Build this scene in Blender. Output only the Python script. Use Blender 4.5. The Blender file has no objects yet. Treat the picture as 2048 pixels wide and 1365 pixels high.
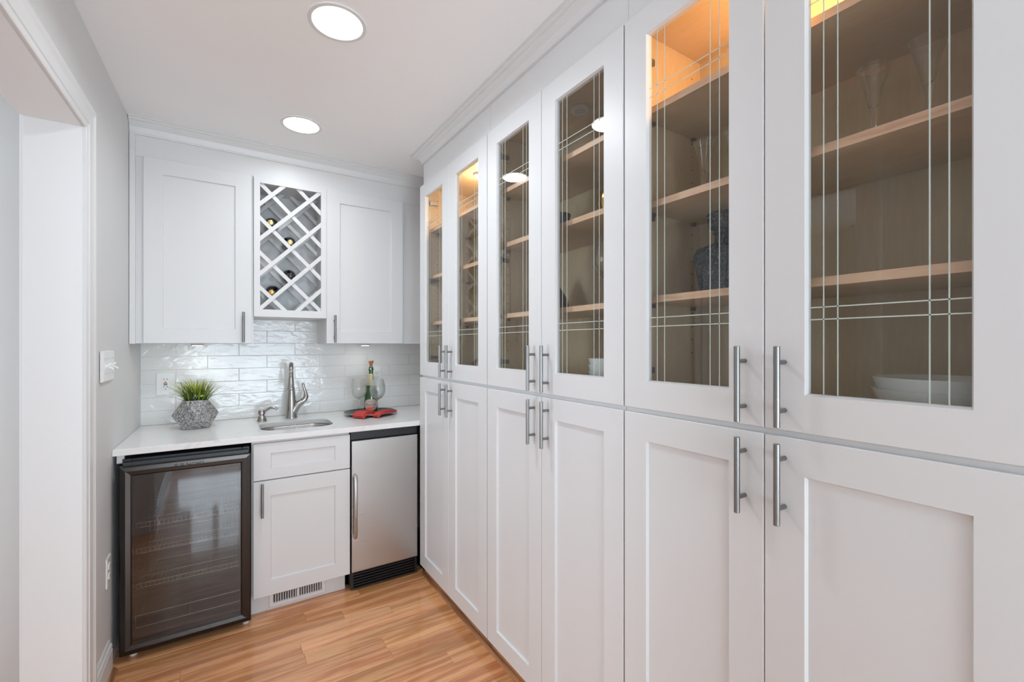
import bpy, bmesh, math, random
from mathutils import Vector, Matrix
random.seed(7)
R = math.radians
scene = bpy.context.scene
C = scene.collection

# ------------------------------------------------------------------ camera
CAM_H = 1.365
cd = bpy.data.cameras.new('camera'); cam = bpy.data.objects.new('camera', cd); C.objects.link(cam)
cam.location = (0, 0, CAM_H); cam.rotation_euler = (R(90), 0, R(-32.8))
cd.sensor_fit = 'HORIZONTAL'; cd.sensor_width = 36; cd.lens = 896 / 2048 * 36
cd.shift_y = 7.5 / 2048; cd.clip_start = .02; cd.clip_end = 60
scene.camera = cam
# ------------------------------------------------------------------ exposure / world
vs = scene.view_settings
vs.view_transform = 'Standard'; vs.look = 'None'; vs.gamma = 1; vs.use_curve_mapping = False
vs.exposure = 0.25
cy = scene.cycles
cy.use_denoising = True; cy.max_bounces = 14; cy.diffuse_bounces = 8; cy.glossy_bounces = 6
cy.transmission_bounces = 8; cy.transparent_max_bounces = 24
cy.sample_clamp_indirect = 6; cy.caustics_reflective = False; cy.caustics_refractive = False
w = bpy.data.worlds.new('world'); scene.world = w; w.use_nodes = True
w.node_tree.nodes['Background'].inputs[0].default_value = (.80, .90, 1, 1)
w.node_tree.nodes['Background'].inputs[1].default_value = 1.6

LAMP_W = (1.8, 6.6)
P_DISC = 7.0        # emission of the ceiling discs
def area(name, loc, rot, sx, sy, power, col=(1, 1, 1), shape='RECTANGLE', spread=180):
    l = bpy.data.lights.new(name, 'AREA'); l.shape = shape; l.size = sx; l.size_y = sy
    l.energy = power; l.color = col; l.spread = R(spread)
    o = bpy.data.objects.new(name, l); C.objects.link(o); o.location = loc; o.rotation_euler = rot
    return o
# daylight entering by the glass door behind the camera, plus fill added through a made-up side-room window
area('daylight_rear', (.35, -2.95, 1.15), (R(132), 0, 0), 2.6, 2.0, 135, (.79, .957, 1.10))
area('added_side_fill', (-3.3, 1.12, 1.30), (0, R(-100), 0), 1.5, 1.0, 42, (.83, .96, 1.11))  # fill lamp added to brighten the tall cabinets through the opening

# ------------------------------------------------------------------ helpers
def tag(o, label=None, cat=None, group=None, kind=None):
    if label: o['label'] = label
    if cat: o['category'] = cat
    if group: o['group'] = group
    if kind: o['kind'] = kind
    return o
def thing(name, label, cat, loc=(0, 0, 0), group=None, rz=0):
    o = bpy.data.objects.new(name, None); C.objects.link(o)
    o.location = loc; o.rotation_euler = (0, 0, rz); o.empty_display_size = .05
    return tag(o, label, cat, group)
def root_loc(p):
    while p is not None and p.parent is not None: p = p.parent
    return Vector(p.location) if p is not None else Vector((0, 0, 0))
class MB:
    """mesh builder in world coordinates; build() makes them relative to the root of the parent"""
    def __init__(s): s.bm = bmesh.new()
    def face(s, pts):
        vs_ = [s.bm.verts.new(p) for p in pts]
        return s.bm.faces.new(vs_)
    def box(s, a, b):
        x0, y0, z0 = [min(a[i], b[i]) for i in range(3)]; x1, y1, z1 = [max(a[i], b[i]) for i in range(3)]
        v = [s.bm.verts.new(p) for p in ((x0,y0,z0),(x1,y0,z0),(x1,y1,z0),(x0,y1,z0),(x0,y0,z1),(x1,y0,z1),(x1,y1,z1),(x0,y1,z1))]
        for f in ((3,2,1,0),(4,5,6,7),(0,1,5,4),(1,2,6,5),(2,3,7,6),(3,0,4,7)): s.bm.faces.new([v[i] for i in f])
        return s
    def prism(s, pts, vec):
        """polygon pts (3-D) extruded by vec"""
        vec = Vector(vec); n = len(pts)
        a = [s.bm.verts.new(Vector(p)) for p in pts]; b = [s.bm.verts.new(Vector(p) + vec) for p in pts]
        s.bm.faces.new(a[::-1]); s.bm.faces.new(b)
        for i in range(n): s.bm.faces.new([a[i], a[(i+1) % n], b[(i+1) % n], b[i]])
        return s
    def loft(s, loops, cap0=False, cap1=False, closed=True, wrap=False):
        L = [[s.bm.verts.new(p) for p in lp] for lp in loops]
        if wrap: L.append(L[0])
        for a, b in zip(L, L[1:]):
            n = len(a)
            for i in range(n if closed else n - 1):
                j = (i + 1) % n
                s.bm.faces.new([a[i], a[j], b[j], b[i]])
        if cap0: s.bm.faces.new(L[0][::-1])
        if cap1: s.bm.faces.new(L[-1])
        return s
    def lathe(s, prof, c=(0, 0, 0), n=32, axis='Z', cap0=True, cap1=True):
        c = Vector(c); loops = []
        for r, h in prof:
            r = max(r, 1e-5)
            lp = []
            for i in range(n):
                t = 2 * math.pi * i / n
                if axis == 'Z': lp.append(c + Vector((r*math.cos(t), r*math.sin(t), h)))
                elif axis == 'Y': lp.append(c + Vector((r*math.cos(t), h, r*math.sin(t))))
                else: lp.append(c + Vector((h, r*math.cos(t), r*math.sin(t))))
            loops.append(lp)
        return s.loft(loops, cap0, cap1)
    def tube(s, pts, rad, n=12, caps=True, flat=None):
        pts = [Vector(p) for p in pts]; m = len(pts)
        if not hasattr(rad, '__len__'): rad = [rad] * m
        loops = []; up = None
        for i, p in enumerate(pts):
            t = (pts[min(i+1, m-1)] - pts[max(i-1, 0)]).normalized()
            if up is None:
                up = Vector((0, 0, 1)) if abs(t.z) < .9 else Vector((1, 0, 0))
            a = t.cross(up).normalized(); up = a.cross(t).normalized()
            rr = rad[i]; ra, rb = rr if isinstance(rr, tuple) else (rr, rr)
            loops.append([p + a*ra*math.cos(2*math.pi*k/n) + up*rb*math.sin(2*math.pi*k/n) for k in range(n)])
        return s.loft(loops, caps, caps)
    def build(s, name, mat, parent=None, smooth=False, bevel=0, seg=2, local=False, kind=None, recalc=True):
        if recalc: bmesh.ops.recalc_face_normals(s.bm, faces=s.bm.faces)
        off = Vector((0,0,0)) if local else root_loc(parent)
        if off.length: bmesh.ops.translate(s.bm, verts=s.bm.verts, vec=-off)
        me = bpy.data.meshes.new(name); s.bm.to_mesh(me); s.bm.free()
        o = bpy.data.objects.new(name, me); C.objects.link(o)
        for m in (mat if isinstance(mat, (list, tuple)) else [mat]): me.materials.append(m)
        if smooth:
            for p in me.polygons: p.use_smooth = True
            if smooth == 'auto': me.set_sharp_from_angle(angle=R(38))
        if bevel:
            b = o.modifiers.new('bevel', 'BEVEL'); b.width = bevel; b.segments = seg; b.limit_method = 'ANGLE'; b.angle_limit = R(40)
        if parent: o.parent = parent
        if kind: o['kind'] = kind
        return o
def box(name, a, b, mat, parent=None, bevel=0, kind=None):
    return MB().box(a, b).build(name, mat, parent, bevel=bevel, kind=kind)
def inst(src, name, parent, loc, rot=(0, 0, 0)):
    o = bpy.data.objects.new(name, src.data if hasattr(src, 'data') else src); C.objects.link(o)
    o.parent = parent; o.location = Vector(loc) - root_loc(parent); o.rotation_euler = rot
    return o
def arc(cx, cz, r, a0, a1, n):
    return [(cx + r*math.cos(R(a0 + (a1-a0)*i/n)), cz + r*math.sin(R(a0 + (a1-a0)*i/n))) for i in range(n+1)]

# ------------------------------------------------------------------ materials
def nodes(name):
    m = bpy.data.materials.new(name); m.use_nodes = True
    nt = m.node_tree; return m, nt, nt.nodes, nt.links, nt.nodes['Principled BSDF']
def paint(name, col, rough=.45, metal=0, coat=0, bump=0, bscale=200, spec=.5, ior=1.45, var=0):
    m, nt, N, L, b = nodes(name)
    b.inputs['Base Color'].default_value = (*col, 1); b.inputs['Roughness'].default_value = rough
    b.inputs['Metallic'].default_value = metal; b.inputs['Coat Weight'].default_value = coat
    b.inputs['Coat Roughness'].default_value = .08; b.inputs['Specular IOR Level'].default_value = spec
    tc = N.new('ShaderNodeTexCoord'); nz = N.new('ShaderNodeTexNoise'); nz.inputs['Scale'].default_value = bscale
    nz.inputs['Detail'].default_value = 3
    L.new(tc.outputs['Object'], nz.inputs['Vector'])
    if bump:
        bp = N.new('ShaderNodeBump'); bp.inputs['Strength'].default_value = bump; bp.inputs['Distance'].default_value = .001
        L.new(nz.outputs['Fac'], bp.inputs['Height']); L.new(bp.outputs['Normal'], b.inputs['Normal'])
    # faint tonal variation keeps flat paint from looking synthetic
    mr = N.new('ShaderNodeMapRange'); mr.inputs['To Min'].default_value = rough - max(var, .02); mr.inputs['To Max'].default_value = rough + max(var, .02)
    L.new(nz.outputs['Fac'], mr.inputs['Value']); L.new(mr.outputs['Result'], b.inputs['Roughness'])
    return m
def ramp(N, stops):
    r = N.new('ShaderNodeValToRGB'); e = r.color_ramp.elements
    while len(e) < len(stops): e.new(.5)
    for el, (p, c) in zip(e, stops): el.position = p; el.color = (*c, 1)
    return r
def wood(name, cols, axis_scale, rough, coat, ring=6, bump=.15, rnd=True, contrast=1, grain=1.0):
    """grain runs along the axis with the smallest scale"""
    m, nt, N, L, b = nodes(name)
    tc = N.new('ShaderNodeTexCoord'); mp = N.new('ShaderNodeMapping'); mp.inputs['Scale'].default_value = axis_scale
    oi = N.new('ShaderNodeObjectInfo')
    if rnd:
        mul = N.new('ShaderNodeVectorMath'); mul.operation = 'MULTIPLY_ADD'
        cmb = N.new('ShaderNodeCombineXYZ')
        for k in range(3): L.new(oi.outputs['Random'], cmb.inputs[k])
        mul.inputs[1].default_value = (37, 53, 29); L.new(cmb.outputs[0], mul.inputs[0]); L.new(tc.outputs['Object'], mul.inputs[2])
        L.new(mul.outputs[0], mp.inputs['Vector'])
    else: L.new(tc.outputs['Object'], mp.inputs['Vector'])
    n1 = N.new('ShaderNodeTexNoise'); n1.inputs['Scale'].default_value = 1; n1.inputs['Detail'].default_value = 5; n1.inputs['Roughness'].default_value = .55
    L.new(mp.outputs[0], n1.inputs['Vector'])
    # growth rings: sine of the noise field
    mt = N.new('ShaderNodeMath'); mt.operation = 'MULTIPLY'; mt.inputs[1].default_value = ring * 6.28
    L.new(n1.outputs['Fac'], mt.inputs[0]); sn = N.new('ShaderNodeMath'); sn.operation = 'SINE'; L.new(mt.outputs[0], sn.inputs[0])
    mr = N.new('ShaderNodeMapRange'); mr.inputs['From Min'].default_value = -1; L.new(sn.outputs[0], mr.inputs['Value'])
    # fine pores
    mp2 = N.new('ShaderNodeMapping'); mp2.inputs['Scale'].default_value = tuple(s * 9 for s in axis_scale)
    L.new(mp.inputs['Vector'].links[0].from_socket, mp2.inputs['Vector'])
    n2 = N.new('ShaderNodeTexNoise'); n2.inputs['Scale'].default_value = 1.6; n2.inputs['Detail'].default_value = 4
    L.new(mp2.outputs[0], n2.inputs['Vector'])
    mx = N.new('ShaderNodeMix'); mx.data_type = 'FLOAT'; mx.inputs[0].default_value = .5
    L.new(mr.outputs['Result'], mx.inputs[2]); L.new(n2.outputs['Fac'], mx.inputs[3])
    rp = ramp(N, cols); L.new(mx.outputs[0], rp.inputs['Fac'])
    hs = N.new('ShaderNodeHueSaturation')
    if rnd:
        mr2 = N.new('ShaderNodeMapRange'); mr2.inputs['To Min'].default_value = 1 - .17*contrast; mr2.inputs['To Max'].default_value = 1 + .13*contrast
        L.new(oi.outputs['Random'], mr2.inputs['Value']); L.new(mr2.outputs['Result'], hs.inputs['Value'])
        fr = N.new('ShaderNodeMath'); fr.operation = 'MULTIPLY'; fr.inputs[1].default_value = 7.31; L.new(oi.outputs['Random'], fr.inputs[0])
        fc = N.new('ShaderNodeMath'); fc.operation = 'FRACT'; L.new(fr.outputs[0], fc.inputs[0])
        mr3 = N.new('ShaderNodeMapRange'); mr3.inputs['To Min'].default_value = .494; mr3.inputs['To Max'].default_value = .503
        L.new(fc.outputs[0], mr3.inputs['Value']); L.new(mr3.outputs['Result'], hs.inputs['Hue'])
    L.new(rp.outputs['Color'], hs.inputs['Color']); L.new(hs.outputs['Color'], b.inputs['Base Color'])
    b.inputs['Roughness'].default_value = rough; b.inputs['Coat Weight'].default_value = coat; b.inputs['Coat Roughness'].default_value = .08
    bp = N.new('ShaderNodeBump'); bp.inputs['Strength'].default_value = bump; bp.inputs['Distance'].default_value = .0006
    L.new(mx.outputs[0], bp.inputs['Height']); L.new(bp.outputs['Normal'], b.inputs['Normal'])
    return m
def brushed(name, col, rough, sc=(4, 4, 300), var=.08, bump=.04):
    m, nt, N, L, b = nodes(name)
    b.inputs['Base Color'].default_value = (*col, 1); b.inputs['Metallic'].default_value = 1
    tc = N.new('ShaderNodeTexCoord'); mp = N.new('ShaderNodeMapping'); mp.inputs['Scale'].default_value = sc
    n = N.new('ShaderNodeTexNoise'); n.inputs['Scale'].default_value = 1; n.inputs['Detail'].default_value = 4
    L.new(tc.outputs['Object'], mp.inputs[0]); L.new(mp.outputs[0], n.inputs['Vector'])
    mr = N.new('ShaderNodeMapRange'); mr.inputs['To Min'].default_value = rough - var; mr.inputs['To Max'].default_value = rough + var
    L.new(n.outputs['Fac'], mr.inputs['Value']); L.new(mr.outputs['Result'], b.inputs['Roughness'])
    bp = N.new('ShaderNodeBump'); bp.inputs['Strength'].default_value = bump; bp.inputs['Distance'].default_value = .0005
    L.new(n.outputs['Fac'], bp.inputs['Height']); L.new(bp.outputs['Normal'], b.inputs['Normal'])
    return m
def clear(name, ior, tint=(1, 1, 1), rim=0):
    """thin clear glass: Fresnel gloss on the outward faces over a tinted transparent body"""
    m, nt, N, L, b = nodes(name); N.remove(b)
    out = N['Material Output']; tr = N.new('ShaderNodeBsdfTransparent'); gl = N.new('ShaderNodeBsdfGlossy'); gl.inputs['Roughness'].default_value = 0.0
    fr = N.new('ShaderNodeFresnel'); fr.inputs['IOR'].default_value = ior
    ge = N.new('ShaderNodeNewGeometry'); inv = N.new('ShaderNodeMath'); inv.operation = 'SUBTRACT'; inv.inputs[0].default_value = 1
    L.new(ge.outputs['Backfacing'], inv.inputs[1])
    mu = N.new('ShaderNodeMath'); mu.operation = 'MULTIPLY'; L.new(fr.outputs[0], mu.inputs[0]); L.new(inv.outputs[0], mu.inputs[1])
    if rim:
        lw = N.new('ShaderNodeLayerWeight'); lw.inputs['Blend'].default_value = .25
        rp = ramp(N, [(0, tint), (.55, tint), (1, tuple(t*(1-rim) for t in tint))]); L.new(lw.outputs['Facing'], rp.inputs['Fac'])
        L.new(rp.outputs['Color'], tr.inputs['Color'])
    else: tr.inputs['Color'].default_value = (*tint, 1)
    mix = N.new('ShaderNodeMixShader'); L.new(mu.outputs[0], mix.inputs[0]); L.new(tr.outputs[0], mix.inputs[1]); L.new(gl.outputs[0], mix.inputs[2])
    L.new(mix.outputs[0], out.inputs['Surface'])
    return m
def glow(name, col, s):
    m, nt, N, L, b = nodes(name); N.remove(b); e = N.new('ShaderNodeEmission'); e.inputs[0].default_value = (*col, 1); e.inputs[1].default_value = s
    L.new(e.outputs[0], N['Material Output'].inputs['Surface']); return m

M = {}
M['cab'] = paint('cabinet_white', (.70, .703, .703), .38, bump=.02, bscale=60)
M['trim'] = paint('trim_white', (.71, .713, .713), .35)
M['wall'] = paint('wall_paint', (.68, .683, .683), .6, bump=.05, bscale=350)
M['wall2'] = paint('side_room_paint', (.64, .64, .63), .6, bump=.05, bscale=350)
M['ceil'] = paint('ceiling_paint', (.89, .895, .90), .8, bump=.04, bscale=300)
M['floor'] = wood('oak_floor', [(.12, (.44, .165, .062)), (.36, (.60, .26, .10)), (.6, (.71, .34, .145)), (.9, (.80, .43, .20))], (.8, 12, 12), .38, .8, ring=5.0, bump=.06)
M['oak_trim'] = wood('oak_trim', [(.2, (.22, .09, .035)), (.8, (.47, .23, .10))], (19, 1.6, 19), .4, .3, ring=4, rnd=False)
M['maple'] = wood('maple_veneer', [(.2, (.56, .445, .295)), (.8, (.68, .56, .39))], (8, 1.2, 2), .5, .1, ring=1.6, bump=.03, rnd=False)
M['maple_back'] = wood('maple_back_veneer', [(.2, (.54, .44, .285)), (.8, (.68, .565, .39))], (3, 7, 1.1), .5, .1, ring=1.4, bump=.03, rnd=False)
M['edge'] = wood('maple_edge', [(.2, (.52, .31, .18)), (.8, (.73, .50, .33))], (30, 2.2, 30), .45, .15, ring=2.2, bump=.05)
M['steel'] = brushed('brushed_nickel', (.28, .276, .27), .36, (200, 200, 8))
M['nickel'] = brushed('faucet_nickel', (.42, .40, .38), .24, (20, 20, 20), .04, .01)
M['door_steel'] = brushed('stainless_door', (.50, .485, .465), .32, (3, 4, 260), .09, .05)
M['dark_steel'] = brushed('dark_stainless', (.062, .055, .051), .24, (4, 4, 260), .05, .03)
M['sink'] = brushed('sink_steel', (.42, .40, .38), .3, (60, 5, 5))
M['chrome'] = paint('chrome_wire', (.75, .73, .70), .18, metal=1)
M['black'] = paint('black_plastic', (.012, .012, .014), .35)
M['black_matt'] = paint('black_matt', (.008, .008, .009), .7)
M['fridge_in'] = paint('fridge_liner', (.055, .055, .055), .5)
M['white_pl'] = paint('white_plastic', (.80, .80, .79), .28)
M['slot'] = paint('slot_dark', (.02, .02, .02), .5)
M['red_btn'] = paint('red_button', (.45, .03, .05), .4)
M['grout'] = paint('grout', (.80, .80, .79), .8)
M['rubber'] = paint('foot_plastic', (.72, .70, .66), .4)
M['pane'] = clear('cabinet_glass', 1.66, (.985, .992, .985))
M['fridge_glass'] = clear('fridge_glass', 2.1, (.72, .72, .72))
M['etch'] = paint('etched_line', (.52, .58, .53), .55)
def drink():
    m, nt, N, L, b = nodes('clear_glass'); b.inputs['Base Color'].default_value = (.97, .98, .975, 1); b.inputs['Roughness'].default_value = 0
    b.inputs['Transmission Weight'].default_value = 1; b.inputs['IOR'].default_value = 1.45
    tr = N.new('ShaderNodeBsdfTransparent'); mx = N.new('ShaderNodeMixShader'); mx.inputs[0].default_value = .62
    L.new(tr.outputs[0], mx.inputs[1]); L.new(b.outputs[0], mx.inputs[2]); L.new(mx.outputs[0], N['Material Output'].inputs['Surface']); return m
M['drink'] = drink()
M['porcelain'] = paint('white_porcelain', (.74, .76, .74), .18, coat=.4)
M['vent'] = paint('vent_white', (.76, .76, .76), .35)
M['duct'] = paint('duct_dark', (.05, .05, .05), .7)
M['gold'] = paint('gold_glaze', (.62, .42, .14), .16, metal=1)
M['blue_grey'] = paint('blue_grey_glaze', (.16, .19, .20), .25)
M['brown'] = paint('dark_brown_glaze', (.045, .030, .025), .35)
M['copper'] = paint('brown_wood', (.20, .10, .045), .4)
M['hinge'] = paint('hinge_metal', (.22, .22, .22), .3, metal=1)
M['puck'] = paint('puck_housing', (.62, .63, .63), .3)
M['puck_lens'] = paint('puck_lens', (.45, .46, .46), .15)
M['disc'] = glow('light_disc', (1, .985, .96), P_DISC)
M['under_glow'] = glow('under_cabinet_lens', (1, .96, .9), 6)
M['warm_glow'] = glow('warm_lens', (1, .62, .25), 5)
M['tray'] = paint('tray_metal', (.10, .105, .10), .28, metal=.6)
M['tray_rim'] = paint('tray_rim', (.42, .42, .40), .3, metal=.8)
M['cork'] = paint('cork', (.42, .20, .10), .85, bump=.8, bscale=900)
M['bottle'] = paint('green_bottle_glass', (.020, .105, .012), .07, coat=.6)
M['wine_black'] = paint('dark_wine_glass', (.008, .010, .009), .10, coat=.5)
M['foil'] = paint('cream_gold_foil', (.62, .55, .33), .35, metal=.35, bump=.4, bscale=600)
M['cap_gold'] = paint('gold_cap', (.74, .54, .22), .30, metal=.7)
M['cap_orange'] = paint('orange_gold_cap', (.66, .36, .10), .30, metal=.6)
M['cap_black'] = paint('black_cap', (.02, .02, .02), .2)
M['label'] = paint('blush_label', (.72, .56, .50), .55)
M['ink'] = paint('ink', (.06, .04, .05), .5)

# quartz counter
def quartz():
    m, nt, N, L, b = nodes('quartz'); tc = N.new('ShaderNodeTexCoord')
    n = N.new('ShaderNodeTexNoise'); n.inputs['Scale'].default_value = 2.6; n.inputs['Detail'].default_value = 6; n.inputs['Distortion'].default_value = 1.2
    L.new(tc.outputs['Object'], n.inputs['Vector'])
    rp = ramp(N, [(0, (.82, .82, .81)), (.485, (.82, .82, .81)), (.5, (.72, .715, .71)), (.512, (.82, .82, .81)), (1, (.83, .83, .82))]); L.new(n.outputs['Fac'], rp.inputs['Fac'])
    n2 = N.new('ShaderNodeTexNoise'); n2.inputs['Scale'].default_value = 3; L.new(tc.outputs['Object'], n2.inputs['Vector'])
    rp2 = ramp(N, [(.5, (0, 0, 0)), (.62, (1, 1, 1))]); L.new(n2.outputs['Fac'], rp2.inputs['Fac'])
    mx = N.new('ShaderNodeMix'); mx.data_type = 'RGBA'; L.new(rp2.outputs['Color'], mx.inputs[0]); mx.inputs[6].default_value = (.82, .82, .81, 1); L.new(rp.outputs['Color'], mx.inputs[7])
    L.new(mx.outputs[2], b.inputs['Base Color']); b.inputs['Roughness'].default_value = .16
    return m
M['quartz'] = quartz()
def tile_mat():
    m, nt, N, L, b = nodes('glazed_tile'); tc = N.new('ShaderNodeTexCoord'); oi = N.new('ShaderNodeObjectInfo')
    b.inputs['Base Color'].default_value = (.76, .76, .745, 1); b.inputs['Roughness'].default_value = .09
    va = N.new('ShaderNodeVectorMath'); va.operation = 'ADD'; L.new(tc.outputs['Object'], va.inputs[0])
    cmb = N.new('ShaderNodeCombineXYZ'); mm = N.new('ShaderNodeMath'); mm.operation = 'MULTIPLY'; mm.inputs[1].default_value = 50
    L.new(oi.outputs['Random'], mm.inputs[0]); L.new(mm.outputs[0], cmb.inputs[0]); L.new(mm.outputs[0], cmb.inputs[2]); L.new(cmb.outputs[0], va.inputs[1])
    n = N.new('ShaderNodeTexNoise'); n.inputs['Scale'].default_value = 17; n.inputs['Detail'].default_value = 3; n.inputs['Distortion'].default_value = .8
    mp = N.new('ShaderNodeMapping'); mp.inputs['Scale'].default_value = (.7, 1, 1.5); L.new(va.outputs[0], mp.inputs[0]); L.new(mp.outputs[0], n.inputs['Vector'])
    bp = N.new('ShaderNodeBump'); bp.inputs['Strength'].default_value = .55; bp.inputs['Distance'].default_value = .0042
    L.new(n.outputs['Fac'], bp.inputs['Height']); L.new(bp.outputs['Normal'], b.inputs['Normal'])
    return m
M['tile'] = tile_mat()
def terrazzo():
    m, nt, N, L, b = nodes('speckled_stone'); tc = N.new('ShaderNodeTexCoord')
    v = N.new('ShaderNodeTexVoronoi'); v.inputs['Scale'].default_value = 230; L.new(tc.outputs['Object'], v.inputs['Vector'])
    n = N.new('ShaderNodeTexNoise'); n.inputs['Scale'].default_value = 170; n.inputs['Detail'].default_value = 4; n.inputs['Roughness'].default_value = .75; L.new(tc.outputs['Object'], n.inputs['Vector'])
    sep = N.new('ShaderNodeSeparateColor'); L.new(v.outputs['Color'], sep.inputs[0])
    mx = N.new('ShaderNodeMix'); mx.data_type = 'FLOAT'; mx.inputs[0].default_value = .55; L.new(sep.outputs[0], mx.inputs[2]); L.new(n.outputs['Fac'], mx.inputs[3])
    rp = ramp(N, [(.18, (.03, .03, .033)), (.36, (.13, .13, .13)), (.5, (.30, .295, .285)), (.66, (.46, .455, .44)), (.85, (.74, .74, .73))]); L.new(mx.outputs[0], rp.inputs['Fac'])
    L.new(rp.outputs['Color'], b.inputs['Base Color']); b.inputs['Roughness'].default_value = .45
    bp = N.new('ShaderNodeBump'); bp.inputs['Strength'].default_value = .5; bp.inputs['Distance'].default_value = .001; L.new(mx.outputs[0], bp.inputs['Height']); L.new(bp.outputs['Normal'], b.inputs['Normal'])
    return m
M['stone'] = terrazzo()
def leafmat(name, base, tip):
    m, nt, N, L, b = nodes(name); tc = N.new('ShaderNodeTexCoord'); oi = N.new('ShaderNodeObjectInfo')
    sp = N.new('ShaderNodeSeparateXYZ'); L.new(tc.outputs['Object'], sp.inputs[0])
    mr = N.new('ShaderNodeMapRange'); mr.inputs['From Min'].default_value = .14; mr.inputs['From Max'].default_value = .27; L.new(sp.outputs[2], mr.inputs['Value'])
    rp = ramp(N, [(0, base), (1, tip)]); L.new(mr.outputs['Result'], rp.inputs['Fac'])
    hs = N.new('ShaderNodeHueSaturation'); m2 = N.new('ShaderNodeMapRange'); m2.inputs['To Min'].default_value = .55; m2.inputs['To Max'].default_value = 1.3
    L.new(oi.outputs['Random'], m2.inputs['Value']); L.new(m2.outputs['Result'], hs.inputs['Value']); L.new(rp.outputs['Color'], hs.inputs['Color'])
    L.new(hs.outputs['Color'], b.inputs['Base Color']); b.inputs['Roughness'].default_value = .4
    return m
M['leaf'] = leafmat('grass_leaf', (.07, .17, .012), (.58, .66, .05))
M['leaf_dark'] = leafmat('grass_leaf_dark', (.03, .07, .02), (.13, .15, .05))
M['flower'] = paint('pale_flower', (.62, .66, .40), .5)
def crackle():
    m, nt, N, L, b = nodes('smoky_crackle_glass'); tc = N.new('ShaderNodeTexCoord')
    n = N.new('ShaderNodeTexNoise'); n.inputs['Scale'].default_value = 48; n.inputs['Detail'].default_value = 2; n.inputs['Distortion'].default_value = 3.2; L.new(tc.outputs['Object'], n.inputs['Vector'])
    rp = ramp(N, [(0, (.014, .015, .018)), (.475, (.012, .013, .015)), (.502, (.17, .175, .18)), (.530, (.02, .021, .024)), (1, (.016, .017, .02))]); L.new(n.outputs['Fac'], rp.inputs['Fac'])
    L.new(rp.outputs['Color'], b.inputs['Base Color']); b.inputs['Roughness'].default_value = .22; b.inputs['Specular IOR Level'].default_value = .22
    return m
M['crackle'] = crackle()
def napkin_mat():
    m, nt, N, L, b = nodes('red_linen'); tc = N.new('ShaderNodeTexCoord')
    wv = N.new('ShaderNodeTexWave'); wv.inputs['Scale'].default_value = 420; L.new(tc.outputs['Object'], wv.inputs['Vector'])
    bp = N.new('ShaderNodeBump'); bp.inputs['Strength'].default_value = .15; bp.inputs['Distance'].default_value = .0005; L.new(wv.outputs['Fac'], bp.inputs['Height']); L.new(bp.outputs['Normal'], b.inputs['Normal'])
    b.inputs['Base Color'].default_value = (.56, .055, .045, 1); b.inputs['Roughness'].default_value = .8
    return m
M['napkin'] = napkin_mat()

# ------------------------------------------------------------------ room dimensions
CEIL = 2.49
def LX(y): return -.386 - .021 * (3.19 - y)      # left wall surface (very slightly out of square)
YB = 3.19                                         # face of the tiles on the back wall
FX, DX = .998, .978                               # face frame and door face of the tall cabinets
FY, DY = 2.90, 2.88                               # face frame and door face of the wall cabinets
YEND = 2.515                                      # far end of the tall cabinets
XR = 1.33                                         # right wall
REAR = -2.75

# ---- floor: sub-floor slab + every plank
fl = box('floor', (-3.3, REAR - .2, -.06), (2.9, 3.35, -.012), M['black_matt'], kind='structure')
def plank_mesh(L_):
    mb = MB(); W = .0823; c = .0009
    mb.loft([[(0, 0, -.012), (L_, 0, -.012), (L_, W, -.012), (0, W, -.012)],
             [(0, 0, -c), (L_, 0, -c), (L_, W, -c), (0, W, -c)],
             [(c, c, 0), (L_-c, c, 0), (L_-c, W-c, 0), (c, W-c, 0)]], cap0=True, cap1=True)
    bmesh.ops.recalc_face_normals(mb.bm, faces=mb.bm.faces)
    me = bpy.data.meshes.new('plank'); mb.bm.to_mesh(me); mb.bm.free(); me.materials.append(M['floor']); return me
PW = .0825
known = {  # row index -> joints along X read off the photograph (rows counted from Y = 2.4915)
    0: [], 1: [], 2: [], }
row_joint = {-1: .51, -2: .73, 0: .345, -5: .62, -4: .30}
r0 = 2.4085
x_min, x_max = -.62, XR
prng = random.Random(5)
for k in range(-63, 9):
    y0 = r0 + k * PW
    if y0 + PW > 3.19: continue
    wide = y0 < .10
    xa, xb = (-.62, 2.80) if wide else ((-3.05, 1.02) if .50 < y0 else (-.44, 1.02))
    if y0 > 2.62: continue
    xs = [xa]
    j0 = row_joint.get(k, prng.uniform(-.1, .9))
    x = j0
    while x > xa + .25: x -= prng.uniform(.75, 1.3)
    x = j0 if x < xa else x
    js = []
    t = j0
    while t < xb - .12: js.append(t); t += prng.uniform(.7, 1.25)
    t = j0 - prng.uniform(.8, 1.3)
    while t > xa + .12: js.insert(0, t); t -= prng.uniform(.8, 1.3)
    xs += [j for j in js if xa + .1 < j < xb - .1] + [xb]
    for a, b in zip(xs, xs[1:]):
        o = bpy.data.objects.new('plank', plank_mesh(b - a - .0004)); C.objects.link(o); o.parent = fl; o.location = (a, y0, 0)
# ---- ceiling
box('ceiling', (-3.3, REAR - .2, CEIL), (2.9, 3.35, CEIL + .06), M['ceil'], kind='structure')

# ---- left wall with the cased opening
OY0, OY1, OZ = .85, 2.112, 2.128
WT = .142
mb = MB()
def lw(y0, y1, z0, z1):
    mb.prism([(LX(y0), y0, z0), (LX(y1), y1, z0), (LX(y1) - WT, y1, z0), (LX(y0) - WT, y0, z0)], (0, 0, z1 - z0))
lw(OY1, 3.30, 0, CEIL); lw(REAR, OY0, 0, CEIL); lw(OY0, OY1, OZ, CEIL)
mb.build('wall_left', M['wall'], kind='structure')
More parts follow.
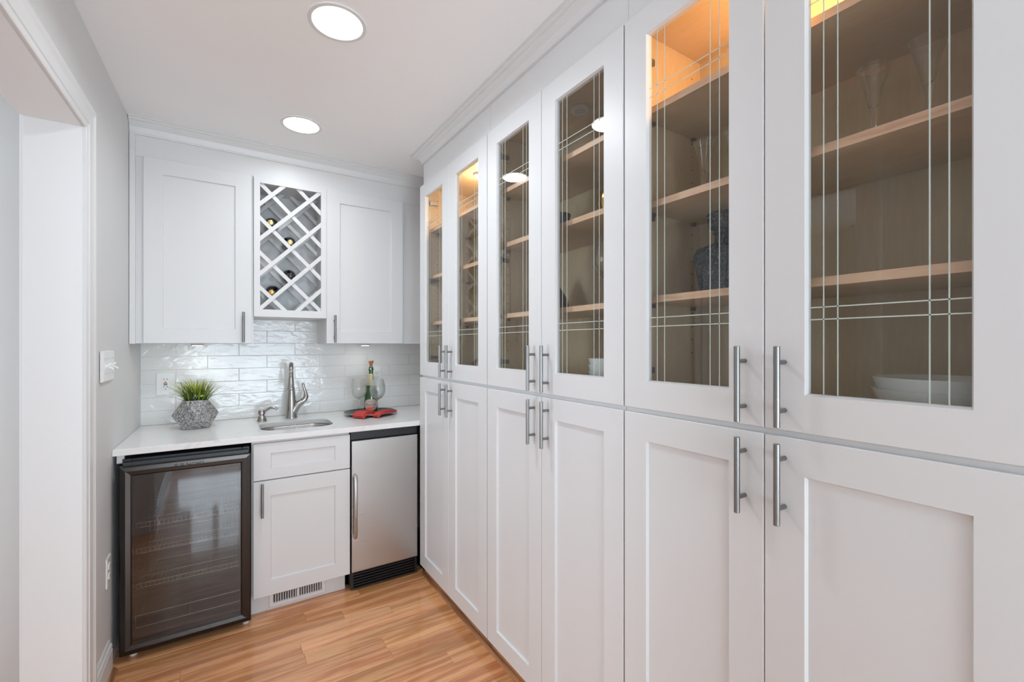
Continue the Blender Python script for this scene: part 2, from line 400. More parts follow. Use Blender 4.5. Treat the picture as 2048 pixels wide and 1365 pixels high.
# jamb lining and casings (trim_1)
t1 = MB()
J = .012
t1.prism([(LX(OY1)+.001, OY1 - J, 0), (LX(OY1)+.001, OY1, 0), (LX(OY1) - WT - .001, OY1, 0), (LX(OY1) - WT - .001, OY1 - J, 0)], (0, 0, OZ))
t1.prism([(LX(OY0)+.001, OY0, 0), (LX(OY0)+.001, OY0 + J, 0), (LX(OY0) - WT - .001, OY0 + J, 0), (LX(OY0) - WT - .001, OY0, 0)], (0, 0, OZ))
t1.prism([(LX(OY0)+.001, OY0, OZ - J), (LX(OY1)+.001, OY1, OZ - J), (LX(OY1) - WT - .001, OY1, OZ - J), (LX(OY0) - WT - .001, OY0, OZ - J)], (0, 0, J))
trim1 = t1.build('trim_1', M['trim'], kind='structure', bevel=.001)
# casing profile: offset from the opening edge (w), projection (d)
CP = [(0, 0), (0, .009), (.004, .011), (.018, .012), (.021, .015), (.055, .016), (.062, .018), (.070, .021), (.082, .021), (.090, .018), (.092, .0)]
def casing(side):
    s = 1 if side == 'in' else -1
    off = 0 if side == 'in' else -WT
    def P(w_, d, y, zc, dy, dz): return (LX(y + dy*w_) + off + s*d, y + dy*w_, zc + dz*w_)
    rv = .004
    loops = []
    yA, yB, zT = OY1 - J + rv, OY0 + J - rv, OZ - J + rv
    for (y, zc, dy, dz) in ((yA, 0, 1, 0), (yA, zT, 1, 1), (yB, zT, -1, 1), (yB, 0, -1, 0)):
        loops.append([P(w_, d, y, zc, dy, dz) for w_, d in CP])
    m_ = MB(); m_.loft(loops, cap0=True, cap1=True)
    return m_.build('casing', M['trim'], trim1)
casing('in'); casing('out')

# ---- back wall with tiles
bw = box('wall_back', (-.6, YB + .0028, 0), (XR + .1, YB + .14, CEIL), M['grout'], kind='structure')
TP, TH = .308, .0767
def tile_mesh(x0, x1, h):
    mb = MB(); c = .0016; g = .0008; W = x1 - x0
    y = YB + .0085
    mb.loft([[(g, 0, g), (W-g, 0, g), (W-g, 0, h-g), (g, 0, h-g)],
             [(g, -.0065, g), (W-g, -.0065, g), (W-g, -.0065, h-g), (g, -.0065, h-g)],
             [(g+c, -.0085, g+c), (W-g-c, -.0085, g+c), (W-g-c, -.0085, h-g-c), (g+c, -.0085, h-g-c)]], cap0=True, cap1=True)
    bmesh.ops.recalc_face_normals(mb.bm, faces=mb.bm.faces)
    me = bpy.data.meshes.new('tile'); mb.bm.to_mesh(me); mb.bm.free(); me.materials.append(M['tile']); return me
for r_ in range(8):
    z0 = .915 + r_ * TH
    h = min(TH, 1.523 - z0)
    if h < .01: continue
    start = (-.0775 if r_ % 2 == 0 else -.2275)
    x = start - 2 * TP
    lo, hi = (-.386, XR)
    if r_ >= 6: lo, hi = (.02, .66)
    while x < hi:
        a, b = max(x, lo), min(x + TP, hi)
        if b - a > .012:
            o = bpy.data.objects.new('tile', tile_mesh(a, b, h)); C.objects.link(o); o.parent = bw
            o.location = (a, YB + .0085, z0); o.rotation_euler = (R(random.uniform(-.25, .25)), 0, R(random.uniform(-.12, .12)))
        x += TP
box('wall_right', (XR, .116, 0), (XR + .1, 3.3, CEIL), M['wall'], kind='structure')
# rooms behind the camera and beyond the opening (seen in reflections / lit by daylight)
box('wall_right_rear', (2.75, REAR, 0), (2.85, .2, CEIL), M['wall'], kind='structure')
box('wall_nook', (XR + .1, .116, 0), (2.85, .216, CEIL), M['wall'], kind='structure')
mb = MB(); DX0, DX1, DZ = -.46, 1.30, 2.1
mb.box((-.62, REAR - .12, 0), (DX0, REAR, CEIL)); mb.box((DX1, REAR - .12, 0), (2.85, REAR, CEIL)); mb.box((DX0, REAR - .12, DZ), (DX1, REAR, CEIL))
mb.build('wall_rear', M['wall'], kind='structure')
d1 = MB(); cols = [(-.38, -.13), (-.06, .20), (.27, .53), (.60, .86), (.93, 1.22)]
d1.box((DX0, REAR - .08, 0), (DX1, REAR - .03, .10)); d1.box((DX0, REAR - .08, 2.02), (DX1, REAR - .03, DZ))
prev = DX0
for a, b in cols + [(DX1, DX1)]:
    d1.box((prev, REAR - .08, .10), (a, REAR - .03, 2.02)); prev = b
for zz in (.72, 1.36):
    for a, b in cols: d1.box((a, REAR - .065, zz - .012), (b, REAR - .045, zz + .012))
door1 = d1.build('door_1', M['trim'], kind='structure')
for a, b in cols: box('pane', (a, REAR - .057, .10), (b, REAR - .053, 2.02), M['pane'], door1)
box('wall_side_room_end', (-3.2, 2.60, 0), (-.5645, 2.70, CEIL), M['wall2'], kind='structure')
box('wall_side_room_near', (-3.2, .45, 0), (-.58, .55, CEIL), M['wall2'], kind='structure')
mb = MB(); mb.box((-3.2, .55, 0), (-3.1, 2.60, .55)); mb.box((-3.2, .55, 2.05), (-3.1, 2.60, CEIL)); mb.box((-3.2, .55, .55), (-3.1, .62, 2.05)); mb.box((-3.2, 1.62, .55), (-3.1, 2.60, 2.05))
mb.build('wall_side_room_left', M['wall2'], kind='structure')
mb = MB()
for a, b in ((.62, .66), (1.58, 1.62)): mb.box((-3.17, a, .55), (-3.12, b, 2.05))
for a, b in ((.55, .60), (1.28, 1.32), (2.0, 2.05)): mb.box((-3.17, .66, a), (-3.12, 1.58, b))
wn = mb.build('added_window_1', M['trim'], kind='structure')  # unseen window, added to let the side fill lamp in
box('pane', (-3.148, .66, .60), (-3.144, 1.58, 2.0), M['pane'], wn)
mb = MB(); mb.box((-2.62, 2.565, .01), (-1.80, 2.5995, 2.04)); dr2 = mb.build('door_2', M['trim'], kind='structure')
mb = MB(); mb.box((-2.72, 2.572, 0), (-2.625, 2.5998, 2.13)); mb.box((-1.795, 2.572, 0), (-1.70, 2.5998, 2.13)); mb.box((-2.625, 2.572, 2.045), (-1.795, 2.5998, 2.13)); mb.build('casing', M['trim'], dr2)
for xa in (-2.52, -2.15):
    for za, zb in ((.18, .80), (.95, 1.58), (1.70, 1.92)):
        st = [(0, 0, 0), (.010, .010, .006), (.018, .018, -.003), (.045, .045, .005)]
        MB().loft([[(xa+du, 2.5648-w_, za+du), (xa+.27-du, 2.5648-w_, za+du), (xa+.27-du, 2.5648-w_, zb-du), (xa+du, 2.5648-w_, zb-du)] for du, dv, w_ in st], cap1=True).build('panel', M['trim'], dr2)
# ---- baseboard left, wooden shoe strips
BPf = [(0, 0), (.014, 0), (.014, .098), (.0115, .102), (.0115, .108), (.014, .111), (.012, .120), (.007, .126), (.006, .134), (.003, .139), (0, .14)]
def along_left(prof, y0, y1, name, mat, parent=None, kind='structure', d0=0):
    m_ = MB(); m_.loft([[(LX(y) + d0 + d, y, z) for d, z in prof] for y in (y0, y1)], cap0=True, cap1=True)
    return m_.build(name, mat, parent, kind=kind)
bb = along_left(BPf, OY1 + .083, 2.47, 'baseboard_left', M['trim'])
along_left(BPf, REAR, OY0 - .083, 'baseboard_left_rear', M['trim'])
qr = [(0, 0)] + [(.017 * math.cos(R(a)), .019 * math.sin(R(a))) for a in range(0, 91, 15)]
along_left(qr, OY1 + .083, 2.47, 'trim_2', M['oak_trim'], d0=.014)

# ---- crown mouldings: profile (projection, height below ceiling) swept with mitres
CR = [(0, -.074), (.010, -.074), (.011, -.068), (.007, -.064), (.009, -.058), (.016, -.040), (.030, -.026), (.034, -.022), (.034, -.018), (.040, -.016), (.046, -.010), (.046, -.006), (.054, -.004), (.054, 0), (0, 0)]
def sweep(path, prof, zt, name, mat, kind='structure', sc=1):
    """path 2-D; profile projects to the left of the travel direction"""
    loops = []; n = len(path)
    for i, p in enumerate(path):
        p = Vector(p); dirs = []
        if i > 0: dirs.append((p - Vector(path[i-1])).normalized())
        if i < n - 1: dirs.append((Vector(path[i+1]) - p).normalized())
        ns = [Vector((-d.y, d.x)) for d in dirs]
        nn = sum(ns, Vector((0, 0))).normalized(); k = 1 / max(.2, nn.dot(ns[0]))
        loops.append([(p.x + nn.x*k*d*sc, p.y + nn.y*k*d*sc, zt + z*sc) for d, z in prof])
    m_ = MB(); m_.loft(loops, cap0=True, cap1=True)
    return m_.build(name, mat, kind=kind)
sweep([(XR, FY - .002), (LX(FY) + .001, FY - .002)][::1], [(d, z) for d, z in CR], CEIL, 'trim_3', M['trim'])
CR2 = [(0, -.056)] + CR[1:]
# travel so that the room lies on the left: from right wall along the end, then towards the camera
def flip(path): return path[::-1]
sweep([(FX - .001, -.0), (FX - .001, YEND), (XR, YEND)], [(d*1.15, z * .76) for d, z in CR], CEIL, 'trim_4', M['trim'])

# ------------------------------------------------------------------ cabinet doors
def rect_loops(mapf, u0, u1, v0, v1, steps):
    return [[mapf(u0+du, v0+dv, w_), mapf(u1-du, v0+dv, w_), mapf(u1-du, v1-dv, w_), mapf(u0+du, v1-dv, w_)] for du, dv, w_ in
            [(mapf and du, dv, w_) for du, dv, w_ in steps]]
def shaker(mapf, u0, u1, v0, v1, st, rl, t, parent, name='door', glass=False):
    c = .0014
    mb = MB()
    steps = [(0, 0, 0), (0, 0, t - c), (c, c, t), (st - .0015, rl - .0015, t), (st + .002, rl + .002, t - .0085)]
    if glass:
        steps += [(st + .002, rl + .002, 0)]
        mb.loft(rect_loops(mapf, u0, u1, v0, v1, steps), wrap=True)
    else:
        mb.loft(rect_loops(mapf, u0, u1, v0, v1, steps), cap0=True, cap1=True)
    return mb.build(name, M['cab'], parent)
mapR = lambda u, v, w_: (FX - w_ - .0005, u, v)       # tall cabinets: u = Y, outward = -X
mapB = lambda u, v, w_: (u, FY - w_ - .0005, v)       # wall cabinets: u = X, outward = -Y
mapS = lambda u, v, w_: (u, 2.566 - w_, v)            # sink cabinet
# bar pull, local: bar along Z centred at origin, standing off in -X
def pull_mesh(Lh=.166, sp=.100, so=.032, r=.0063):
    mb = MB()
    c = .0008
    mb.lathe([(r - c, -Lh/2), (r, -Lh/2 + c), (r, Lh/2 - c), (r - c, Lh/2)], (-so, 0, 0), 20)
    for s in (-1, 1):
        mb.lathe([(.0048, -so), (.0048, 0)], (0, 0, s*sp/2), 14, axis='X')
    bmesh.ops.recalc_face_normals(mb.bm, faces=mb.bm.faces)
    me = bpy.data.meshes.new('handle'); mb.bm.to_mesh(me); mb.bm.free(); me.materials.append(M['steel'])
    for p in me.polygons: p.use_smooth = True
    me.set_sharp_from_angle(angle=R(40)); return me
PULL = pull_mesh()
hinge_me = None
def hinge_mesh():
    mb = MB(); mb.box((0, -.002, -.009), (.042, .006, .009)); mb.box((-.010, -.002, -.013), (.004, .008, .013)); mb.lathe([(.004, .006), (.004, .010)], (.025, 0, 0), 10, axis='Y')
    bmesh.ops.recalc_face_normals(mb.bm, faces=mb.bm.faces)
    me = bpy.data.meshes.new('hinge'); mb.bm.to_mesh(me); mb.bm.free(); me.materials.append(M['hinge']); return me
HINGE = hinge_mesh()

DP = .4017
ygap = [YEND + .010 - i * DP for i in range(7)]       # 2.525 ... .115
LZ0, LZ1 = .066, 1.1735
UZ0, UZ1 = 1.187, 2.298
where = ['farthest from the camera, next to the counter', 'middle one of the three', 'nearest to the camera']
IX0, IX1 = 1.020, 1.313
shelf_z = [(1.50, 1.770, 2.047), (1.50, 1.807, 2.044), (1.504, 1.775, 2.046)]
LBL_LOW = ['white shaker base cabinet of the tall wall, beside the stainless ice maker',
           'white shaker base cabinet in the middle of the tall wall, below the unlit glass cabinet',
           'white shaker base cabinet of the tall wall, nearest the camera']
LBL_UP = ['white glass-door display cabinet at the far end, warmly lit top, nearest the counter',
          'white glass-door display cabinet in the middle, unlit, with a gold vase on a shelf',
          'white glass-door display cabinet nearest the camera, orange-lit top, holding flutes and a decanter']
warm_lights = []
for c in range(3):
    ya, yb = ygap[2*c + 2], ygap[2*c]                 # near, far
    if c == 0: yb_box = YEND
    else: yb_box = yb
    # ----- base cabinet
    t = thing('base_cabinet', LBL_LOW[c], 'cabinet', (1.15, (ya+yb)/2, 0), 'base cabinets of the tall wall')
    mb = MB(); mb.box((FX, ya + .0008, .066), (XR - .003, yb_box - .0008, 1.178))
    mb.build('body', M['cab'], t)
    box('rail', (DX + .0125, ya + .0008, LZ1 - .004), (FX - .0008, yb_box - .0008, UZ0 - .0022), M['cab'], t)
    box('toe_kick', (FX + .006, ya + .0008, .0005), (XR - .003, yb_box - .0008, .0655), M['oak_trim'], t)
    for k in range(2):
        y1 = ygap[2*c + k] - (.0028 if k == 0 else .0012); y0 = ygap[2*c + k + 1] + (.0012 if k == 0 else .0028)
        d = shaker(mapR, y0, y1, LZ0, LZ1, .080, .076, .0195, t)
        hy = ygap[2*c + 1] + (.042 if k == 0 else -.042)
        inst(PULL, 'handle', d, (DX + .0003, hy, 1.080))
    # ----- display cabinet
    t = thing('display_cabinet', LBL_UP[c], 'cabinet', (1.15, (ya+yb)/2, 1.18), 'glass-door display cabinets')
    # face frame + frieze
    mb = MB()
    mb.box((FX, ya + .0006, 1.1795), (FX + .02, yb_box - .0006, 1.205)); mb.box((FX, ya + .0006, 2.262), (FX + .02, yb_box - .0006, CEIL - .002))
    mb.box((FX, ya + .0006, 1.205), (FX + .02, ya + .030, 2.262)); mb.box((FX, yb_box - .030, 1.205), (FX + .02, yb_box - .0006, 2.262))
    mb.build('face_frame', M['cab'], t)
    if c == 0: box('end_panel', (FX + .0205, YEND - .008, 1.1795), (XR - .003, YEND - .0006, CEIL - .002), M['cab'], t)
    s1 = yb_box - (.009 if c == 0 else .001)
    box('side_panel', (FX + .0205, ya + .001, 1.180), (IX1, ya + .018, 2.30), M['maple'], t)
    box('side_panel', (FX + .0205, s1 - .017, 1.180), (IX1, s1, 2.30), M['maple'], t)
    box('back_panel', (IX1 + .0005, ya + .001, 1.180), (IX1 + .008, s1, 2.30), M['maple_back'], t)
    box('bottom_panel', (FX + .0205, ya + .0185, 1.180), (IX1, s1 - .0175, 1.198), M['maple'], t)
    box('top_panel', (FX + .0205, ya + .0185, 2.285), (IX1, s1 - .0175, 2.30), M['maple'], t)
    for sz in shelf_z[c]:
        sh = box('shelf', (1.034, ya + .020, sz - .0185), (IX1 - .004, s1 - .019, sz), M['maple'], t)
        box('edge_band', (1.031, ya + .020, sz - .0186), (1.0338, s1 - .019, sz + .0001), M['edge'], sh)
        for yy in (s1 - .0185, ya + .0285):
            for xx in (1.075, 1.27): MB().box((xx - .007, yy - .010 if yy > (ya+yb)/2 else yy, sz - .030), (xx + .007, yy if yy > (ya+yb)/2 else yy + .010, sz - .0192)).build('clip', M['hinge'], sh)
    mb = MB()
    for xx in (1.075, 1.27):
        for k in range(22):
            zz = 1.34 + k * .042
            if any(abs(zz - sz) < .03 for sz in shelf_z[c]): continue
            mb.lathe([(.0024, -.0004), (.0024, .0002)], (xx, s1 - .0172, zz), 8, axis='Y')
            mb.lathe([(.0024, -.0002), (.0024, .0004)], (xx, ya + .0181, zz), 8, axis='Y')
    mb.build('peg_holes', M['slot'], t, kind='stuff')
    # puck light under the top
    yc = (ya + yb) / 2
    pk = MB().lathe([(.034, 0), (.036, -.004), (.034, -.012), (.022, -.013), (.022, -.010)], (1.165, yc, 2.2848), 28).build('puck_light', M['puck'], t, smooth='auto')
    MB().lathe([(.0215, -.0128), (.0215, -.0105)], (1.165, yc, 2.2848), 24).build('lens', M['puck_lens'] if c == 1 else M['warm_glow'], pk)
    for k in range(2):
        y1 = ygap[2*c + k] - (.0028 if k == 0 else .0012); y0 = ygap[2*c + k + 1] + (.0012 if k == 0 else .0028)
        d = shaker(mapR, y0, y1, UZ0, UZ1, .080, .0775, .0195, t, glass=True)
        g0, g1, h0, h1 = y0 + .0825, y1 - .0825, UZ0 + .080, UZ1 - .080
        xg = FX - .0095
        box('pane', (xg, g0 - .0004, h0 - .0004), (xg + .004, g1 + .0004, h1 + .0004), M['pane'], d)
        e = .0011; xs_ = xg - .0004
        for yy in (g0 + .026, g0 + .050, g1 - .026, g1 - .050):
            box('etched_line', (xs_, yy - e, h0), (xg - .0001, yy + e, h1), M['etch'], d)
        for zz in (h0 + .148, h0 + .172, h1 - .148, h1 - .172):
            box('etched_line', (xs_, g0, zz - e), (xg - .0001, g1, zz + e), M['etch'], d)
        hy = ygap[2*c + 1] + (.042 if k == 0 else -.042)
        inst(PULL, 'handle', d, (DX + .0003, hy, 1.279))
        for zz in (1.29, 1.74, 2.20):
            if k == 0: inst(HINGE, 'hinge', t, (FX + .034, s1 - .030, zz))
            else: inst(HINGE, 'hinge', t, (FX + .034, ya + .026, zz))
    if c != 1:
        l = bpy.data.lights.new('warm_puck', 'SPOT'); l.energy = 5.5 if c == 2 else 3.4; l.color = (1, .60, .25) if c == 2 else (1, .74, .46); l.spot_size = R(170); l.spot_blend = 1; l.shadow_soft_size = .02
        o = bpy.data.objects.new('warm_puck', l); C.objects.link(o); o.location = (1.165, yc, 2.262)
        # the lens also throws light sideways onto the compartment
        l2 = bpy.data.lights.new('warm_puck_side', 'POINT'); l2.energy = 2.3 if c == 2 else 1.5; l2.color = l.color; l2.shadow_soft_size = .012
        o2 = bpy.data.objects.new('warm_puck_side', l2); C.objects.link(o2); o2.location = (1.165, yc, 2.225)
box('trim_8', (FX - .0003, .100, .0005), (XR - .003, ygap[6] - .0008, CEIL - .001), M['cab'], kind='structure')
# oak shoe in front of the toe boards
mb = MB(); mb.loft([[(FX + .005 - d, y, z) for d, z in [(0, 0)] + [(.012 * math.cos(R(a)), .018 * math.sin(R(a))) for a in range(0, 91, 15)]] for y in (.12, YEND)], cap0=True, cap1=True)
mb.build('trim_5', M['oak_trim'], kind='structure')

# ------------------------------------------------------------------ wall cabinets on the back wall
UB = 1.372; UT = 2.31
PULLB = [0, 0, R(90)]
def wall_cab(x0, x1, lbl, dx0, dx1, hx, filler=None):
    t = thing('wall_cabinet', lbl, 'cabinet', ((x0+x1)/2, 3.05, UB))
    mb = MB(); mb.box((x0, FY, UB), (x1, YB, CEIL - .002)); mb.build('body', M['cab'], t)
    if filler: box('filler_strip', (filler[0], FY - .019, UB - .002), (filler[1], FY - .0004, CEIL - .074), M['cab'], t)
    d = shaker(mapB, dx0, dx1, UB + .001, UT, .078, .078, .0195, t)
    inst(PULL, 'handle', d, (hx, DY - .0002, 1.461), (0, 0, R(90)))
    return t
tL = wall_cab(LX(FY) + .004, .1425, 'white shaker wall cabinet left of the wine rack, above the potted grass', -.3366, .1325, .093, (LX(FY) + .002, -.368))
tR = wall_cab(.5245, XR - .002, 'white shaker wall cabinet right of the wine rack, above the champagne bottle', .5245, .9988, .569)
# frieze over the doors
box('trim_6', (LX(FY) + .004, FY - .0035, UT + .001), (XR - .002, FY - .0005, CEIL - .070), M['cab'], kind='structure')
# ---- wine rack cabinet
wr = thing('wine_rack', 'white lattice wine rack cabinet holding four bottles, above the sink', 'wine rack', (.3335, 3.05, 1.524))
x0, x1, z0, z1 = .1435, .5235, 1.524, 2.309
ox0, ox1, oz0, oz1 = .174, .493, 1.566, 2.277
mb = MB()
mb.box((x0, FY, z0), (x0 + .016, YB - .006, z1)); mb.box((x1 - .016, FY, z0), (x1, YB - .006, z1))
mb.box((x0 + .016, FY, z0), (x1 - .016, YB - .006, z0 + .016)); mb.box((x0 + .016, FY, z1 - .016), (x1 - .016, YB - .006, z1)); mb.box((x0 + .016, YB - .016, z0 + .016), (x1 - .016, YB - .006, z1 - .016))
mb.build('body', M['cab'], wr)
mb = MB(); steps = [(0, 0, 0), (0, 0, .019), (.0303, .0373, .019), (.0303, .0373, 0)]
mb.loft([[(x0+du, FY - w_ - .0005, z0+dv*1.1), (x1-du, FY - w_ - .0005, z0+dv*1.1), (x1-du, FY - w_ - .0005, z1-dv*.86), (x0+du, FY - w_ - .0005, z1-dv*.86)] for du, dv, w_ in steps], wrap=True)
mb.build('face_frame', M['cab'], wr)
def clip_poly(poly, nx, nz, d):
    out = []
    for i in range(len(poly)):
        a, b = poly[i], poly[(i+1) % len(poly)]
        da, db = nx*a[0] + nz*a[1] - d, nx*b[0] + nz*b[1] - d
        if da <= 0: out.append(a)
        if (da < 0) != (db < 0) and abs(da - db) > 1e-12:
            t_ = da / (da - db); out.append((a[0] + t_*(b[0]-a[0]), a[1] + t_*(b[1]-a[1])))
    return out
def lattice(yp, ex, name, wd=.0106):
    s2 = math.sqrt(.5); XA, XB, ZA, ZB = ex
    xc, zc = .3326, 1.365 + .3625           # a crossing
    P2 = .0985 * 2 * s2                     # perpendicular pitch
    for sgn in (1, -1):
        for k in range(-9, 10):
            nx, nz = -sgn * s2, s2
            dc = nx*xc + nz*zc + k*P2
            poly = [(XA, ZA), (XB, ZA), (XB, ZB), (XA, ZB)]
            poly = clip_poly(poly, nx, nz, dc + wd); 
            if len(poly) > 2: poly = clip_poly(poly, -nx, -nz, -(dc - wd))
            if len(poly) < 3: continue
            # drop slivers
            A = abs(sum(poly[i][0]*poly[(i+1)%len(poly)][1] - poly[(i+1)%len(poly)][0]*poly[i][1] for i in range(len(poly))))/2
            if A < 2e-4: continue
            q = []
            for p in poly:
                if not q or (Vector(p)-Vector(q[-1])).length > 1e-5: q.append(p)
            ya = yp if sgn > 0 else yp + .0085
            MB().prism([(p[0], ya, p[1]) for p in q], (0, .0082 if sgn > 0 else .012, 0)).build(name, M['cab'], wr)
lattice(FY - .014, (ox0 - .004, ox1 + .004, oz0 - .004, oz1 + .004), 'slat')
lattice(3.10, (x0 + .017, x1 - .017, z0 + .017, z1 - .017), 'slat')
# wine bottles lying in the cells, necks to the front
def wine_bottle(x, z, lbl, cap, yf, yaw=0):
    t = thing('wine_bottle', lbl, 'bottle', (x, yf, z), 'wine bottles in the rack')
    t.rotation_euler = (R(8), 0, R(-yaw))
    rb = .0375
    MB().lathe([(.0125, .008), (.0140, .010), (.0140, .050), (.018, .064), (.028, .080), (rb - .001, .096), (rb, .108), (rb, .232), (rb - .004, .236)], (x, yf, z), 32, axis='Y').build('glass', M['wine_black'], t, smooth='auto')
    MB().lathe([(.012, 0), (.0148, .0015), (.0152, .004), (.0152, .042)], (x, yf, z), 24, axis='Y').build('cap', cap, t, smooth='auto')
    return t
zx = .062
wine_bottle(.227, 2.067, 'dark wine bottle with a gold cap, topmost in the lattice rack', M['cap_gold'], 2.912, 8)
wine_bottle(.330, 1.966, 'dark wine bottle with a gold cap, second from the top of the lattice rack', M['cap_gold'], 2.912, 3)
wine_bottle(.332, 1.767, 'dark wine bottle with a black cap, third from the top of the lattice rack', M['cap_black'], 2.912, 2)
wine_bottle(.2317, 1.665, 'dark wine bottle with an orange cap, lowest in the lattice rack', M['cap_orange'], 2.912, 8)

# under-cabinet pucks
for x, lb in ((-.12, 'small round light under the left wall cabinet'), (.79, 'small round light under the right wall cabinet')):
    t = thing('under_cabinet_light', lb, 'light', (x, 3.02, UB), 'under-cabinet lights')
    MB().lathe([(.030, -.001), (.032, -.004), (.030, -.012), (.024, -.012)], (x, 3.02, UB), 28).build('housing', M['puck'], t, smooth='auto')
    MB().lathe([(.0235, -.0135), (.0235, -.0122)], (x, 3.02, UB), 24).build('lens', M['under_glow'], t)
    area('under_cabinet_lamp', (x, 3.02, UB - .016), (0, 0, 0), .046, .046, .19, (1, .95, .89), 'DISK')

# ------------------------------------------------------------------ countertop with sink cut-out
CT0, CT1 = .886, .914
cf = 2.530
def rrect(x0, x1, y0, y1, r, n=8):
    pts = []
    for cx, cy_, a0 in ((x1-r, y1-r, 0), (x0+r, y1-r, 90), (x0+r, y0+r, 180), (x1-r, y0+r, 270)):
        for i in range(n+1):
            a = R(a0 + 90*i/n); pts.append((cx + r*math.cos(a), cy_ + r*math.sin(a)))
    return pts
SX0, SX1, SY0, SY1 = .168, .532, 2.655, 2.945
hole = rrect(SX0, SX1, SY0, SY1, .085)
bm = bmesh.new()
outer = [(LX(cf) + .001, cf), (XR - .002, cf), (XR - .002, YB - .0005), (LX(YB) + .001, YB - .0005)]
ov = [bm.verts.new((x, y, CT1)) for x, y in outer]; hv = [bm.verts.new((x, y, CT1)) for x, y in hole]
eds = [bm.edges.new((ov[i], ov[(i+1) % 4])) for i in range(4)] + [bm.edges.new((hv[i], hv[(i+1) % len(hv)])) for i in range(len(hv))]
bmesh.ops.triangle_fill(bm, edges=eds, use_beauty=True)
# remove any fill inside the hole
for f in list(bm.faces):
    c_ = f.calc_center_median()
    if SX0 + .01 < c_.x < SX1 - .01 and SY0 + .01 < c_.y < SY1 - .01 and all(v in hv for v in f.verts): bm.faces.remove(f)
ret = bmesh.ops.extrude_face_region(bm, geom=list(bm.faces)); vv = [g for g in ret['geom'] if isinstance(g, bmesh.types.BMVert)]
bmesh.ops.translate(bm, verts=vv, vec=(0, 0, CT0 - CT1)); bmesh.ops.recalc_face_normals(bm, faces=bm.faces)
me = bpy.data.meshes.new('countertop'); bm.to_mesh(me); bm.free(); me.materials.append(M['quartz'])
ctop = bpy.data.objects.new('countertop', me); C.objects.link(ctop); b_ = ctop.modifiers.new('bevel', 'BEVEL'); b_.width = .002; b_.segments = 2; b_.limit_method = 'ANGLE'; b_.angle_limit = R(50)
tag(ctop, 'white quartz countertop with faint grey veins and a sink cut-out', 'countertop')
# sink
sk = thing('sink', 'undermount stainless sink basin below the nickel faucet', 'sink', (.35, 2.80, .70))
mb = MB(); loops = []
for ins, z in ((-.020, .8850), (.006, .8850), (.010, .878), (.014, .76), (.030, .725), (.075, .715)):
    r_ = max(.02, .085 - max(ins, 0)*.6)
    loops.append([(x, y, z) for x, y in rrect(SX0 + ins, SX1 - ins, SY0 + ins, SY1 - ins, r_)])
mb.loft(loops, cap1=True); mb.build('basin', M['sink'], sk, smooth='auto')
MB().lathe([(.04, .7155), (.038, .718), (.02, .7175), (.018, .713)], (.35, 2.80, 0), 28).build('drain', M['chrome'], sk, smooth='auto')
# faucet
fx, fy = .354, 3.065
fa = thing('faucet', 'brushed nickel pull-down faucet with a side lever, behind the sink', 'faucet', (fx, fy, CT1))
mb = MB(); mb.lathe([(.034, .0002), (.034, .004), (.0325, .008), (.0262, .105), (.0205, .155), (.0155, .200), (.0135, .235), (.013, .25)], (fx, fy, CT1), 36)
mb.build('body', M['nickel'], fa, smooth='auto')
# side arm carrying the lever
mb = MB(); pts = [(fx + .004, fy, CT1 + .035), (fx + .020, fy, CT1 + .062), (fx + .040, fy, CT1 + .082), (fx + .060, fy, CT1 + .096)]
mb.tube(pts, [.030, .028, .022, .0175], 20); mb.build('side_arm', M['nickel'], fa, smooth='auto')
mb = MB(); mb.tube([(fx+.058, fy, CT1+.095), (fx+.074, fy, CT1+.108), (fx+.083, fy, CT1+.128), (fx+.080, fy, CT1+.152), (fx+.072, fy, CT1+.178), (fx+.066, fy, CT1+.203), (fx+.064, fy, CT1+.211)],
                   [.0175, .0185, .0150, .0095, .0075, .0082, .006], 16); mb.build('lever', M['nickel'], fa, smooth='auto')
# gooseneck in the Y-Z plane, towards the sink
gp = [(fx, fy, CT1 + .22), (fx, fy, CT1 + .262)]
rg = .072
for i in range(0, 13):
    a = math.pi * i / 12
    q_ = rg - rg*math.cos(a); gp.append((fx - .13*q_, fy - .99*q_, CT1 + .262 + rg*math.sin(a)))
MB().tube(gp, [.0125]*len(gp), 18).build('spout', M['nickel'], fa, smooth='auto')
hy_ = fy - 1.98*rg; hx_ = fx - .26*rg
MB().lathe([(.0125, .262), (.0135, .255), (.0150, .225), (.0180, .200), (.0200, .196), (.0205, .190), (.0190, .186), (.015, .184)], (hx_, hy_, CT1), 28).build('spray_head', M['nickel'], fa, smooth='auto')
# soap dispenser
sx, sy = .191, 3.019
sd = thing('soap_dispenser', 'small brushed nickel soap pump left of the faucet', 'soap dispenser', (sx, sy, CT1))
MB().lathe([(.027, .0002), (.026, .004), (.0185, .030), (.0145, .034), (.0145, .038), (.019, .042), (.0195, .062), (.017, .066), (.004, .067)], (sx, sy, CT1), 28).build('pump', M['nickel'], sd, smooth='auto')
MB().tube([(sx + .008, sy - .002, CT1 + .052), (sx + .025, sy - .006, CT1 + .068), (sx + .045, sy - .012, CT1 + .078), (sx + .064, sy - .018, CT1 + .076), (sx + .080, sy - .022, CT1 + .064)], [.010, .009, .0078, .007, .006], 14).build('spout', M['nickel'], sd, smooth='auto')

